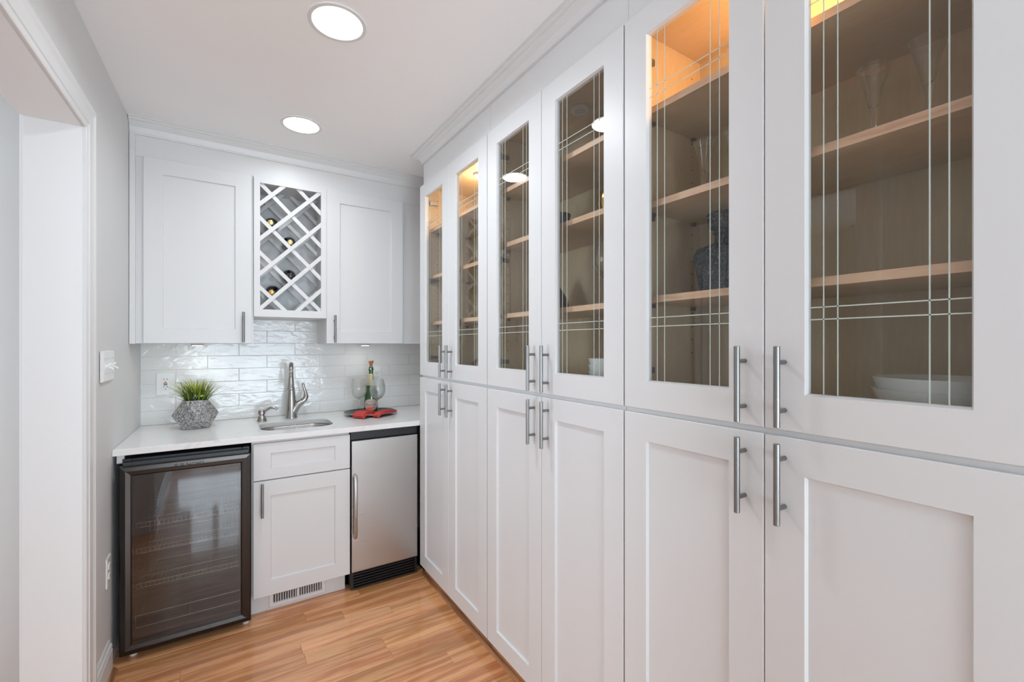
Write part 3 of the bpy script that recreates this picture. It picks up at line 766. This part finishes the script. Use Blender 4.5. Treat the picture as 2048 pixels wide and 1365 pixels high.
# ------------------------------------------------------------------ sink cabinet
sc_ = thing('sink_cabinet', 'white shaker sink cabinet with false drawer front between fridge and ice maker', 'cabinet', (.354, 2.85, 0))
SA, SB = .1175, .5835
mb = MB(); Yf = 2.567
mb.box((SA, Yf, .105), (SA + .016, YB - .003, .885)); mb.box((SB - .016, Yf, .105), (SB, YB - .003, .885)); mb.box((SA + .016, Yf, .105), (SB - .016, YB - .003, .12)); mb.box((SA + .016, Yf, .870), (SB - .016, Yf + .018, .885)); mb.box((SA+.016, Yf, .676), (SB-.016, Yf + .018, .692)); mb.box((SA+.016, YB - .02, .12), (SB-.016, YB - .003, .885))
mb.build('body', M['cab'], sc_)
shaker(mapS, SA + .0065, SB + .0005, .6895, .8715, .078, .053, .0195, sc_, 'drawer_front')
d = shaker(mapS, SA + .0065, SB + .0005, .1065, .6835, .078, .078, .0195, sc_)
inst(PULL, 'handle', d, (.1617, 2.5463, .594), (0, 0, R(90)))
box('toe_kick', (SA, 2.612, .001), (SB - .012, 2.63, .1045), M['cab'], sc_)
# floor register in the toe kick
vt = thing('floor_register', 'white louvred air register in the toe kick under the sink cabinet', 'vent', (.33, 2.61, 0))
vx0, vx1, vz0, vz1 = .196, .470, .012, .098
mb = MB(); steps = [(0, 0, .0), (0, 0, .003), (.004, .004, .006), (.020, .020, .006), (.022, .022, .0)]
mb.loft([[(vx0+du, 2.6115-w_, vz0+dv), (vx1-du, 2.6115-w_, vz0+dv), (vx1-du, 2.6115-w_, vz1-dv), (vx0+du, 2.6115-w_, vz1-dv)] for du, dv, w_ in steps])
mb.box(((vx0+vx1)/2 - .006, 2.606, vz0 + .022), ((vx0+vx1)/2 + .006, 2.611, vz1 - .022))
mb.build('frame', M['vent'], vt)
box('duct', (vx0 + .01, 2.6116, vz0 + .01), (vx1 - .01, 2.6119, vz1 - .01), M['duct'], vt)
for half in (0, 1):
    xa = vx0 + .024 if half == 0 else (vx0+vx1)/2 + .008
    xb = (vx0+vx1)/2 - .008 if half == 0 else vx1 - .024
    for k in range(9):
        x = xa + (xb-xa) * (k + .5)/9 + .002
        m_ = MB().prism([(x - .0032, 2.6112, 0), (x - .0012, 2.6066, 0), (x + .0016, 2.6066, 0), (x - .0004, 2.6112, 0)], (0, 0, vz1 - vz0 - .044))
        bmesh.ops.translate(m_.bm, verts=m_.bm.verts, vec=(0, 0, vz0 + .022)); m_.build('louver', M['vent'], vt)

# ------------------------------------------------------------------ beverage cooler
bf = thing('beverage_cooler', 'dark stainless glass-door beverage cooler under the left end of the counter', 'fridge', (-.13, 2.85, 0))
BX0, BX1 = -.372, .1125
mb = MB(); Y0 = 2.545
mb.box((BX0 + .004, Y0, .035), (BX0 + .035, 3.10, .868)); mb.box((BX1 - .035, Y0, .035), (BX1 - .004, 3.10, .868))
mb.box((BX0 + .035, Y0, .838), (BX1 - .035, 3.10, .868)); mb.box((BX0 + .035, Y0, .035), (BX1 - .035, 3.10, .075)); mb.box((BX0 + .035, 3.06, .075), (BX1 - .035, 3.10, .838))
mb.build('body', M['black'], bf, bevel=.003)
mb = MB(); a, b = .0352, .0002
mb.box((BX0 + a, Y0 + .01, .0752), (BX0 + a + .004, 3.059, .8378)); mb.box((BX1 - a - .004, Y0 + .01, .0752), (BX1 - a, 3.059, .8378)); mb.box((BX0 + a, 3.05, .0752), (BX1 - a, 3.0598, .8378)); mb.box((BX0+a, Y0 + .01, .0752), (BX1-a, 3.05, .079)); mb.box((BX0+a, Y0 + .01, .834), (BX1-a, 3.05, .8378))
mb.build('liner', M['fridge_in'], bf)
# door frame
DZ0, DZ1 = .033, .842
steps = [(0, 0, 0), (0, 0, .036), (.004, .004, .038), (.020, .020, .0405), (.037, .037, .0385), (.042, .042, .034), (.042, .042, 0)]
mb = MB(); mb.loft([[(BX0+du, 2.540-w_, DZ0+dv), (BX1-du, 2.540-w_, DZ0+dv), (BX1-du, 2.540-w_, DZ1-dv), (BX0+du, 2.540-w_, DZ1-dv)] for du, dv, w_ in steps], wrap=True)
fd = mb.build('door', M['dark_steel'], bf)
box('glass', (BX0 + .0422, 2.5065, DZ0 + .0422), (BX1 - .0422, 2.5105, DZ1 - .0422), M['fridge_glass'], fd)
box('gasket', (BX0 + .006, 2.5402, DZ0 + .006), (BX0 + .034, 2.5448, DZ1 - .006), M['black'], fd)
box('top_hinge_cover', (BX0 + .01, 2.515, .8425), (BX1 - .01, 2.60, .858), M['black'], bf)
def text_mesh(s, size, depth=.0004):
    cu = bpy.data.curves.new('txt', 'FONT'); cu.body = s; cu.size = size; cu.extrude = depth; cu.align_x = 'CENTER'; cu.align_y = 'CENTER'; cu.resolution_u = 3
    o = bpy.data.objects.new('txt', cu); C.objects.link(o); bpy.context.view_layer.update()
    me = bpy.data.meshes.new_from_object(o.evaluated_get(bpy.context.evaluated_depsgraph_get())); C.objects.unlink(o); bpy.data.objects.remove(o); return me
me = text_mesh('EUHOMY', .0225); me.name = 'lettering'; me.materials.append(M['slot'])
lx0, lx1 = -.163, -.073
w0 = min(v.co.x for v in me.vertices); w1 = max(v.co.x for v in me.vertices)
sc = (lx1 - lx0)/(w1 - w0); rl = root_loc(bf)
for v in me.vertices:
    x, y, z = v.co; v.co = Vector(((lx0+lx1)/2 + x*sc, 2.4989 - z, .8225 + y*.92)) - rl
o = bpy.data.objects.new('lettering', me); C.objects.link(o); o.parent = fd
mb = MB(); gx, gz = -.176, .8225
for dz in (-.0066, 0, .0066): mb.box((gx - .006, 2.4984, gz + dz - .0013), (gx + .006, 2.4996, gz + dz + .0013))
mb.box((gx - .0072, 2.4984, gz - .0079), (gx - .0048, 2.4996, gz - .0020)); mb.box((gx - .0072, 2.4984, gz + .0020), (gx - .0048, 2.4996, gz + .0079))
mb.build('emblem', M['slot'], fd)
for i, z in enumerate((.553, .438, .284)):
    sh = MB(); xa, xb = BX0 + .048, BX1 - .048
    for zz in (z, z + .020): sh.tube([(xa, 2.566, zz), (xb, 2.566, zz)], .0013, 6)
    sh.build('shelf', M['chrome'], bf)
    shp = bf.children[-1]
    mb = MB()
    for k in range(25):
        x = xa + (xb - xa)*k/24; mb.tube([(x, 2.566, z), (x, 2.566, z + .020)], .0008, 5)
    mb.build('rungs', M['chrome'], shp)
    mb = MB()
    for k in range(25):
        x = xa + (xb - xa)*k/24; mb.tube([(x, 2.566, z), (x, 3.02, z)], .0008, 5)
    for yy in (2.70, 2.86, 3.01): mb.tube([(xa, yy, z - .001), (xb, yy, z - .001)], .0013, 6)
    mb.build('wires', M['chrome'], shp)
mb = MB(); xa, xb = BX0 + .046, BX1 - .046
for zz in (.112, .165): mb.tube([(xa, 2.562, zz), (xb, 2.562, zz)], .0013, 6)
for x in (xa, (xa+xb)/2, xb): mb.tube([(x, 2.562, .112), (x, 2.562, .165)], .0012, 6)
mb.build('basket', M['chrome'], bf)
for x, y in ((BX0 + .04, 2.56), (BX1 - .02, 2.556), (BX0 + .04, 3.05), (BX1 - .03, 3.05)):
    MB().lathe([(.013, .0005), (.014, .006), (.012, .018), (.006, .0345)], (x, y, 0), 16).build('foot', M['rubber'], bf, smooth='auto')
box('bracket', (BX1 - .095, 2.535, .0225), (BX1 - .07, 2.555, .0325), M['chrome'], bf)
# small white cleat under the counter by the wall
box('trim_7', (LX(2.56) + .012, 2.552, .850), (-.362, 2.57, .8858), M['trim'], kind='structure')

# ------------------------------------------------------------------ ice maker
im = thing('ice_maker', 'stainless-door ice maker with a black grille under the right end of the counter', 'ice maker', (.78, 2.85, 0))
mb = MB(); mb.box((.5885, 2.572, .028), (.9745, 3.10, .884)); mb.build('body', M['black'], im, bevel=.002)
box('fascia', (.589, 2.556, .838), (.974, 2.5715, .884), M['black'], im, bevel=.002)
mb = MB(); mb.box((.5915, 2.540, .110), (.9715, 2.5715, .8345)); idr = mb.build('door', M['door_steel'], im, bevel=.004, seg=3)
hp = [(.607, 2.5405, .640), (.607, 2.520, .648), (.607, 2.512, .632), (.607, 2.511, .50), (.607, 2.512, .325), (.607, 2.520, .309), (.607, 2.5405, .317)]
MB().tube(hp, [(.0095, .007)]*7, 16).build('handle', M['door_steel'], idr, smooth='auto')
mb = MB(); mb.box((.5915, 2.556, .012), (.9715, 2.5715, .018)); mb.box((.5915, 2.556, .100), (.9715, 2.5715, .1065)); mb.box((.5915, 2.556, .018), (.604, 2.5715, .100)); mb.box((.959, 2.556, .018), (.9715, 2.5715, .100))
gr = mb.build('grille', M['black'], im)
for k in range(5):
    z = .026 + k * .0155
    MB().prism([(.604, 2.557, z), (.604, 2.571, z + .006), (.604, 2.571, z + .009), (.604, 2.557, z + .006)], (.355, 0, 0)).build('slat', M['black'], gr)
for x in (.61, .95): MB().lathe([(.012, .0005), (.012, .02), (.008, .0279)], (x, 2.60, 0), 14).build('foot', M['black'], im)

# ------------------------------------------------------------------ ceiling lights
for i, y in enumerate((2.51, 1.646)):
    lb = ['round recessed ceiling light nearest the back wall cabinets', 'round recessed ceiling light in front, larger in view and farther from the back wall'][i]
    t = thing('ceiling_light', lb, 'ceiling light', (.336, y, CEIL), 'recessed ceiling lights')
    MB().lathe([(.097, -.0003), (.0965, -.003), (.088, -.005), (.083, -.0035)], (.336, y, CEIL), 48, cap0=False, cap1=False).build('trim_ring', M['trim'], t, smooth='auto')
    MB().lathe([(.0835, -.0034), (.06, -.0042), (.001, -.0045)], (.336, y, CEIL), 48).build('diffuser', M['disc'], t)
    area('ceiling_lamp', (.336, y, CEIL - .008), (0, 0, 0), .16, .16, LAMP_W[i], (.895, .975, 1.05), 'DISK', 160)

# ------------------------------------------------------------------ switches and outlets
def screw(mb, c, axis): mb.lathe([(.003, -.0008), (.003, .0002)], c, 10, axis=axis)
# back wall GFCI
go = thing('wall_outlet', 'white outlet with red and black buttons on the tiles left of the potted grass', 'outlet', (-.274, YB, 1.144), 'outlets')
def plate(cx, cz, w_, h_, parent):
    mb = MB(); st = [(0, 0, 0), (0, 0, .003), (.003, .003, .0055)]
    mb.loft([[(cx - w_/2 + du, YB - .0002 - ww, cz - h_/2 + dv), (cx + w_/2 - du, YB - .0002 - ww, cz - h_/2 + dv), (cx + w_/2 - du, YB - .0002 - ww, cz + h_/2 - dv), (cx - w_/2 + du, YB - .0002 - ww, cz + h_/2 - dv)] for du, dv, ww in st], cap0=True, cap1=True)
    return mb.build('plate', M['white_pl'], parent)
plate(-.274, 1.144, .085, .128, go)
box('receptacle', (-.274 - .0175, YB - .0085, 1.144 - .034), (-.274 + .0175, YB - .0058, 1.144 + .034), M['white_pl'], go, bevel=.001)
mb = MB()
for z in (1.144 + .0255, 1.144 - .0160):
    for dx in (-.007, .007): mb.box((-.274 + dx - .0013, YB - .0090, z - .004), (-.274 + dx + .0013, YB - .0086, z + .004))
    mb.lathe([(.0025, -.0004), (.0025, .0001)], (-.274, YB - .0086, z - .0125), 10, axis='Y')
mb.build('slots', M['slot'], go)
box('reset_button', (-.274 - .0085, YB - .0100, 1.144 + .0018), (-.274 + .0085, YB - .0086, 1.144 + .0070), M['red_btn'], go)['label'] = 'red button'
box('test_button', (-.274 - .0085, YB - .0100, 1.144 - .0070), (-.274 + .0085, YB - .0086, 1.144 - .0018), M['slot'], go)['label'] = 'black button'
g2 = thing('wall_outlet', 'white outlet on the tiles half hidden behind the champagne bottle', 'outlet', (.911, YB, 1.15), 'outlets')
plate(.911, 1.15, .074, .122, g2)
box('receptacle', (.911 - .0175, YB - .0085, 1.15 - .034), (.911 + .0175, YB - .0058, 1.15 + .034), M['white_pl'], g2, bevel=.001)
mb = MB()
for z in (1.15 + .02, 1.15 - .014):
    for dx in (-.007, .007): mb.box((.911 + dx - .0013, YB - .0090, z - .004), (.911 + dx + .0013, YB - .0086, z + .004))
    mb.lathe([(.0025, -.0004), (.0025, .0001)], (.911, YB - .0086, z - .0115), 10, axis='Y')
mb.build('slots', M['slot'], g2)
# left wall plates
def lplate(cy_, cz, w_, h_, parent, th=.006):
    mb = MB(); st = [(0, 0, 0), (0, 0, th - .0025), (.003, .003, th)]
    mb.loft([[(LX(cy_) + .0006 + ww, cy_ - w_/2 + du, cz - h_/2 + dv), (LX(cy_) + .0006 + ww, cy_ + w_/2 - du, cz - h_/2 + dv), (LX(cy_) + .0006 + ww, cy_ + w_/2 - du, cz + h_/2 - dv), (LX(cy_) + .0006 + ww, cy_ - w_/2 + du, cz + h_/2 - dv)] for du, dv, ww in st], cap0=True, cap1=True)
    return mb.build('plate', M['white_pl'], parent)
sw = thing('light_switch', 'white four-gang toggle switch plate on the left wall by the opening', 'light switch', (LX(2.425), 2.425, 1.279))
lplate(2.425, 1.279, .205, .122, sw, .010)
for k, up in enumerate((1, -1, 1, -1)):
    cyy = 2.425 + (k - 1.5) * .046; xx = LX(2.425) + .0107
    box('toggle_base', (xx, cyy - .006, 1.279 - .013), (xx + .0015, cyy + .006, 1.279 + .013), M['white_pl'], sw)
    MB().prism([(xx + .001, cyy - .0045, 1.279 - .004), (xx + .001, cyy - .0045, 1.279 + .004), (xx + .019, cyy - .004, 1.279 + up*.012 + .0035), (xx + .019, cyy - .004, 1.279 + up*.012 - .0035)], (0, .009, 0)).build('toggle', M['white_pl'], sw)
    mb = MB()
    for s in (-1, 1): mb.lathe([(.003, -.0002), (.003, .0008)], (xx, cyy, 1.279 + s*.030), 10, axis='X')
    mb.build('screw', M['puck_lens'], sw)
ol = thing('wall_outlet', 'white duplex outlet low on the left wall beside the cooler', 'outlet', (LX(2.452), 2.452, .432), 'outlets')
lplate(2.452, .432, .074, .120, ol)
for s in (-1, 1):
    xx = LX(2.452) + .0066
    m_ = MB(); pts = rrect(2.452 - .016, 2.452 + .016, .432 + s*.0195 - .0135, .432 + s*.0195 + .0135, .009, 4)
    m_.prism([(xx, p[0], p[1]) for p in pts], (.0028, 0, 0)); rc = m_.build('receptacle', M['white_pl'], ol)
    mb = MB()
    for dy in (-.006, .006): mb.box((xx + .0028, 2.452 + dy - .0012, .432 + s*.0195 - .004), (xx + .0031, 2.452 + dy + .0012, .432 + s*.0195 + .005))
    mb.build('slots', M['slot'], rc)

# ------------------------------------------------------------------ potted grass
px, py = -.126, 2.985
pl = thing('potted_grass', 'green artificial grass in a faceted speckled grey stone pot left of the sink', 'plant', (px, py, CT1), rz=0)
H = .152; view = math.atan2(-py, -px)       # towards the camera
A0 = view + R(3)
def ring(r_, z, off, n=4): return [(px + r_*math.cos(A0 + off + i*2*math.pi/n), py + r_*math.sin(A0 + off + i*2*math.pi/n), CT1 + z) for i in range(n)]
bm_ = bmesh.new()
bot = [bm_.verts.new(p) for p in ring(.081, .0005, math.pi/4)]; mid = [bm_.verts.new(p) for p in ring(.106, .074, 0)]
top = [bm_.verts.new(p) for p in ring(.075, H, math.pi/4)]; ti = [bm_.verts.new(p) for p in ring(.066, H, math.pi/4)]; tb = [bm_.verts.new(p) for p in ring(.060, H - .03, math.pi/4)]
bm_.faces.new(bot)
for i in range(4):
    j = (i + 1) % 4
    # mid[i] lies between bot[i-1], bot[i]
    bm_.faces.new([bot[i-1], bot[i], mid[i]]); bm_.faces.new([top[i-1], mid[i], top[i]])
    bm_.faces.new([bot[i], mid[j], mid[i]]); bm_.faces.new([mid[i], mid[j], top[i]])
    bm_.faces.new([top[i], top[j], ti[j], ti[i]]); bm_.faces.new([ti[i], ti[j], tb[j], tb[i]])
m_ = MB(); m_.bm.free(); m_.bm = bm_; m_.build('pot', M['stone'], pl, bevel=.0012)
mb = MB(); mb.prism([(p[0], p[1], p[2]) for p in ring(.0625, H - .022, math.pi/4)], (0, 0, .006)); mb.build('soil', M['leaf_dark'], pl)
prng = random.Random(11)
def blade(az, lean, L_, w_, droop, x0_, y0_, mat, name='leaf'):
    mb = MB(); n = 7; pts = []
    p = Vector((x0_, y0_, CT1 + H - .018)); el = math.pi/2 - lean
    side = Vector((-math.sin(az), math.cos(az), 0)); L0, R0 = [], []
    for i in range(n + 1):
        s = i / n; wd = w_ * (1 - s**1.8) * (.75 + .5*min(s*3, 1)) + .0002
        L0.append(p + side*wd); R0.append(p - side*wd)
        pts.append(p.copy()); e = el - droop * s**1.5
        p = p + Vector((math.cos(az)*math.cos(e), math.sin(az)*math.cos(e), math.sin(e))) * (L_/n)
    up = Vector((0, 0, .0009))
    mb.loft([[a, c_ - Vector((math.cos(az), math.sin(az), 0))*wq, b, c_ + up] for a, b, c_, wq in [(L0[i], R0[i], pts[i], .0006) for i in range(n + 1)]], cap0=True, cap1=True)
    mb.build(name, mat, pl, smooth=True)
for i in range(125):
    az = prng.uniform(0, 2*math.pi); rr = .047 * math.sqrt(prng.random())
    x_, y_ = px + rr*math.cos(az), py + rr*math.sin(az)
    lean = prng.uniform(.0, .55) * (.3 + rr/.047); az2 = az + prng.uniform(-.5, .5)
    blade(az2, lean, prng.uniform(.085, .150), prng.uniform(.0028, .0045), prng.uniform(.1, 1.1), x_, y_, M['leaf'] if prng.random() < .8 else M['leaf_dark'])
# long arching blades seen left and right of the tuft
rt = math.atan2(.5417*-1 + 0, .8406)     # image-right direction on the ground
RX = math.atan2(-.5417, .8406)
for a_, le, L_, dr in ((0, .75, .165, .55), (.15, .95, .185, .5), (-.2, .9, .16, 1.5), (.1, .6, .14, .6), (-.35, .5, .13, .5), (.25, .85, .15, .9), (-.1, .45, .15, .4), (.4, .7, .15, .8), (2.9, 1.0, .14, .9), (3.4, .7, .14, .5), (3.14, .95, .13, .55), (3.0, .8, .125, .7), (3.3, 1.1, .11, .5), (2.8, .6, .12, .5), (-1.3, 1.0, .07, 2.2), (-1.7, .9, .07, 2.4)):
    blade(RX + a_, le, L_, .0030, dr, px + .03*math.cos(RX + a_), py + .03*math.sin(RX + a_), M['leaf'])
for k in range(7):
    a_ = view + prng.uniform(-.8, .8); c0 = Vector((px + .05*math.cos(a_), py + .05*math.sin(a_), CT1 + H + prng.uniform(.008, .022)))
    MB().tube([c0, c0 + Vector((.006*math.cos(a_), .006*math.sin(a_), .006)), c0 + Vector((.015*math.cos(a_), .015*math.sin(a_), .001))], [.0015, .003, .0012], 8).build('flower', M['flower'], pl, smooth=True)

# ------------------------------------------------------------------ tray, bottle, glasses, napkin
tx, ty = .806, 2.952
tr = MB(); tr.lathe([(.120, .0008), (.128, .003), (.160, .014), (.163, .0165), (.160, .0175), (.128, .0065), (.120, .005)], (tx, ty, CT1), 56, cap0=True, cap1=True)
t = thing('serving_tray', 'round dark metal tray with a silver rim holding the champagne bottle and glasses', 'tray', (tx, ty, CT1))
tr.build('dish', M['tray'], t, smooth='auto')
MB().loft([[(tx + (.1625 + .004*math.cos(b_*math.pi/3))*math.cos(a_*math.pi/28), ty + (.1625 + .004*math.cos(b_*math.pi/3))*math.sin(a_*math.pi/28), CT1 + .017 + .0022*math.sin(b_*math.pi/3)) for b_ in range(6)] for a_ in range(56)], wrap=True).build('rim', M['tray_rim'], t, smooth=True)
TZ = CT1 + .0056
bx, by = .832, 3.035
cb = thing('champagne_bottle', 'green champagne bottle with a cream neck foil, blush label and cork, on the tray', 'bottle', (bx, by, TZ))
MB().lathe([(.030, .003), (.038, .0002), (.0435, .004), (.0445, .012), (.0445, .110), (.042, .135), (.034, .165), (.0245, .195), (.0175, .225), (.0145, .250), (.0142, .272), (.0165, .274), (.0165, .284), (.0145, .286), (.0145, .296), (.010, .2965)], (bx, by, TZ), 40).build('glass', M['bottle'], cb, smooth='auto')
MB().lathe([(.0315, .1745), (.0318, .176), (.0253, .196), (.0183, .2255), (.0152, .2505), (.0148, .2525)], (bx, by, TZ), 36, cap0=False, cap1=False).build('neck_foil', M['foil'], cb, smooth='auto')
MB().lathe([(.0095, .292), (.0098, .312), (.011, .318), (.0155, .327), (.0165, .334), (.0155, .3395), (.005, .341)], (bx, by, TZ), 20).build('cork', M['cork'], cb, smooth='auto')
va = math.atan2(-by, -bx)
def cyl_patch(mb, r_, ang0, ang1, zlo, zhi, n=20, th=.0004):
    fr, bk = [], []
    for i in range(n + 1):
        a = ang0 + (ang1 - ang0)*i/n; s = 2*i/n - 1
        # oval outline
        k = math.sqrt(max(0, 1 - abs(s)**2.6)); zm = (zlo+zhi)/2; hh = (zhi-zlo)/2*k + .0006
        fr.append([Vector((bx + r_*math.cos(a), by + r_*math.sin(a), zm - hh)), Vector((bx + r_*math.cos(a), by + r_*math.sin(a), zm + hh))])
    mb.loft([[f[0], f[1], Vector((bx, by, 0)) + (f[1] - Vector((bx, by, 0)))*1.0 + Vector((math.cos(0), 0, 0))*0, f[0]][:2] for f in fr], closed=False)
mb = MB(); cyl_patch(mb, .0449, va - 1.05, va + 1.05, TZ + .012, TZ + .085); lb = mb.build('label', M['label'], cb)
sm = lb.modifiers.new('s', 'SOLIDIFY'); sm.thickness = .0003; sm.offset = 1
def bottle_text(s, size, zc, wmax, mat):
    me = text_mesh(s, size, .0001); x0_ = min(v.co.x for v in me.vertices); x1_ = max(v.co.x for v in me.vertices); k = wmax/(x1_-x0_)
    for v in me.vertices:
        x, y, z = v.co; a = va + (x*k)/.0455
        v.co = Vector((bx + (.0455 + z)*math.cos(a), by + (.0455 + z)*math.sin(a), zc + y)) - Vector((bx, by, TZ))
    me.name = 'lettering'; me.materials.append(mat); o = bpy.data.objects.new('lettering', me); C.objects.link(o); o.parent = lb
bottle_text('Perrier-Jouët', .013, TZ + .050, .070, M['ink']); bottle_text('CHAMPAGNE', .005, TZ + .040, .036, M['ink']); bottle_text('EPERNAY', .005, TZ + .068, .026, M['ink'])

def wine_glass_profile():
    o = [(.034, .0002), (.0345, .0012), (.020, .0030), (.006, .007), (.0038, .014), (.0034, .080), (.0045, .088), (.012, .093), (.028, .102), (.041, .118), (.0485, .140), (.0495, .160), (.046, .185), (.040, .212), (.0385, .222)]
    i = [(.0372, .222), (.0388, .212), (.0448, .185), (.0483, .160), (.0473, .140), (.040, .119), (.027, .1035), (.010, .0955), (.001, .0945)]
    return o + i
def lathe_thing(name, label, cat, loc, prof, mat, n=36, group=None, part=None, smooth='auto', cap1=True):
    mb = MB(); mb.lathe(prof, (0, 0, 0), n, cap1=cap1); o = mb.build(name, mat, None, smooth=smooth, local=True); o.location = loc
    tag(o, label, cat, group); return o
WG = wine_glass_profile()
lathe_thing('wine_glass', 'clear balloon wine glass left of the champagne bottle on the tray', 'glass', (.742, 2.998, TZ + .0004), WG, M['drink'], group='wine glasses on the tray')
lathe_thing('wine_glass', 'clear balloon wine glass in front of the champagne bottle, beside the napkin', 'glass', (.842, 2.915, TZ + .0004), WG, M['drink'], group='wine glasses on the tray')
# napkin: two folded strips of linen
nk = thing('napkin', 'folded red linen napkin lying over the front rim of the tray', 'napkin', (.79, 2.82, CT1))
def fold(p0, p1, w0, w1, z0, z1, layers, name, gap=.0045, skew=0):
    """a folded cloth strip from p0 to p1: layers joined at one side like a soft U"""
    mb = MB(); p0 = Vector(p0); p1 = Vector(p1); d = (p1 - p0); n_ = Vector((-d.y, d.x, 0)).normalized(); N_ = 12
    for l_ in range(layers):
        loops = []
        for i in range(N_ + 1):
            s = i / N_; c_ = p0 + d*s; hw = (w0 + (w1-w0)*s)/2; zz = z1 - (z1-z0)*max(0, 1 - s/.22)**1.5 - .006*max(0, (s - .6)/.4) + l_*gap*(1 - .35*s) + .0022*math.sin(s*7 + l_*1.7)
            row = []
            sh = (l_ * .003)
            for k in range(9):
                q = k/8*2 - 1; row.append(c_ + n_*(hw*q + sh) + Vector((0, 0, zz - c_.z + .0018*math.cos(q*3 + l_ + s*2) + (.0030 if abs(q) < .9 else 0.0))))
            loops.append(row)
        th = Vector((0, 0, -.0022))
        full = [r_ + [v + th for v in r_[::-1]] for r_ in loops]
        mb.loft(full, cap0=True, cap1=True)
    return mb.build(name, M['napkin'], nk, smooth='auto')
fold((.690, 2.790, 0), (.812, 2.872, 0), .084, .062, CT1 + .006, CT1 + .0235, 4, 'fold')
fold((.785, 2.762, 0), (.935, 2.866, 0), .042, .048, CT1 + .006, CT1 + .0235, 3, 'fold', .0048)
fold((.765, 2.838, 0), (.803, 2.880, 0), .050, .020, CT1 + .040, CT1 + .052, 1, 'fold', .004)

# ------------------------------------------------------------------ things inside the display cabinets
flute = [(r_*.88, h_) for r_, h_ in [(.030, .0002), (.030, .0015), (.012, .004), (.0065, .012), (.0055, .035), (.0060, .060), (.0095, .085), (.019, .125), (.031, .165), (.0345, .1725), (.0338, .1727), (.030, .165), (.018, .126), (.0085, .092), (.001, .086)]]
S3 = shelf_z[2]
for loc, lb in (((1.150, .3795, S3[1] + .0006), 'trumpet-shaped clear flute behind the nearest glass door, left one'), ((1.130, .288, S3[1] + .0006), 'trumpet-shaped clear flute behind the nearest glass door, right one'),
                ((1.158, .7816, S3[1] + .0006), 'trumpet-shaped clear flute above the dark decanter, fully in view'), ((1.157, .694, S3[1] + .0006), 'trumpet-shaped clear flute half hidden by the door stile above the decanter')):
    lathe_thing('flute_glass', lb, 'glass', loc, flute, M['drink'], group='flutes on the middle shelf')
# decanter
dc = thing('decanter', 'smoky crackled square decanter with a chunky stopper on the lowest shelf', 'decanter', (1.165, .730, S3[0]))
def sq(hw, z, c=.012, cx=1.165, cy_=.730):
    a = R(0); pts = [(hw, -hw + c), (hw, hw - c), (hw - c, hw), (-hw + c, hw), (-hw, hw - c), (-hw, -hw + c), (-hw + c, -hw), (hw - c, -hw)]
    return [(cx + x, cy_ + y, S3[0] + z) for x, y in pts]
MB().loft([sq(.036, .0005), sq(.046, .004), sq(.057, .09), sq(.059, .108), sq(.052, .128), sq(.026, .140, .010), sq(.020, .143, .008)], cap0=True, cap1=True).build('body', M['crackle'], dc, bevel=.0015)
MB().lathe([(.021, .1425), (.0195, .150), (.0195, .166), (.023, .170), (.023, .175), (.012, .176)], (1.165, .730, S3[0]), 24).build('neck', M['crackle'], dc, smooth='auto')
MB().loft([sq(.014, .1765, .004), sq(.028, .186, .008), sq(.034, .222, .009), sq(.030, .228, .009)], cap0=True, cap1=True).build('stopper', M['crackle'], dc)
# bowls
bowl = [(.075, .0002), (.078, .001), (.082, .004), (.091, .022), (.102, .052), (.1120, .079), (.1122, .080), (.1090, .080), (.099, .054), (.087, .026), (.076, .010), (.001, .008)]
lathe_thing('bowl', 'large white porcelain bowl, lower of the stack in the nearest cabinet', 'bowl', (1.165, .272, 1.1985), bowl, M['porcelain'], 56, group='large white bowls')
lathe_thing('bowl', 'large white porcelain bowl, upper of the stack in the nearest cabinet', 'bowl', (1.165, .272, 1.2215), bowl, M['porcelain'], 56, group='large white bowls')
sb = [(r_*.56, h*.93) for r_, h in bowl]
for k, nm in enumerate(('lower', 'middle', 'top')):
    lathe_thing('bowl', 'small white porcelain bowl, %s of the stack in the middle glass cabinet' % nm, 'bowl', (1.150, 1.165, 1.1985 + k*.022), [(r_, h) for r_, h in sb], M['porcelain'], 40, group='small white bowls')
S2 = shelf_z[1]
lathe_thing('vase', 'bulbous gold vase on the middle shelf of the middle glass cabinet', 'vase', (1.165, 1.155, S2[1] + .0003), [(.022, 0), (.024, .002), (.040, .025), (.050, .060), (.046, .095), (.026, .125), (.014, .145), (.013, .165), (.017, .175), (.015, .176), (.010, .165)], M['gold'])
lathe_thing('bowl', 'deep blue-grey bowl beside the gold vase', 'bowl', (1.165, 1.46, S2[1] + .0003), [(.026, 0), (.028, .003), (.045, .04), (.055, .094), (.053, .094), (.043, .042), (.02, .008), (.001, .006)], M['blue_grey'])
lathe_thing('goblet', 'large clear balloon goblet on the lowest shelf of the middle cabinet', 'glass', (1.165, 1.170, S2[0] + .0003), [(r_*1.22, h*1.13) for r_, h in WG], M['drink'])
lathe_thing('vase', 'dark brown teardrop vase on the lowest shelf of the middle cabinet', 'vase', (1.165, 1.49, S2[0] + .0003), [(.055, 0), (.062, .004), (.066, .030), (.058, .060), (.040, .090), (.024, .115), (.018, .135), (.012, .138)], M['brown'])
lathe_thing('bowl', 'small brown wooden bowl upside down at the bottom of the farthest cabinet', 'bowl', (1.165, 2.14, 1.1985), [(.056, .0), (.056, .006), (.053, .045), (.040, .073), (.026, .084), (.024, .086), (.012, .086)], M['copper'])

for o in list(C.objects):
    if o.type == 'MESH' and o.parent is None and 'kind' not in o and 'label' not in o: print('UNTAGGED', o.name)
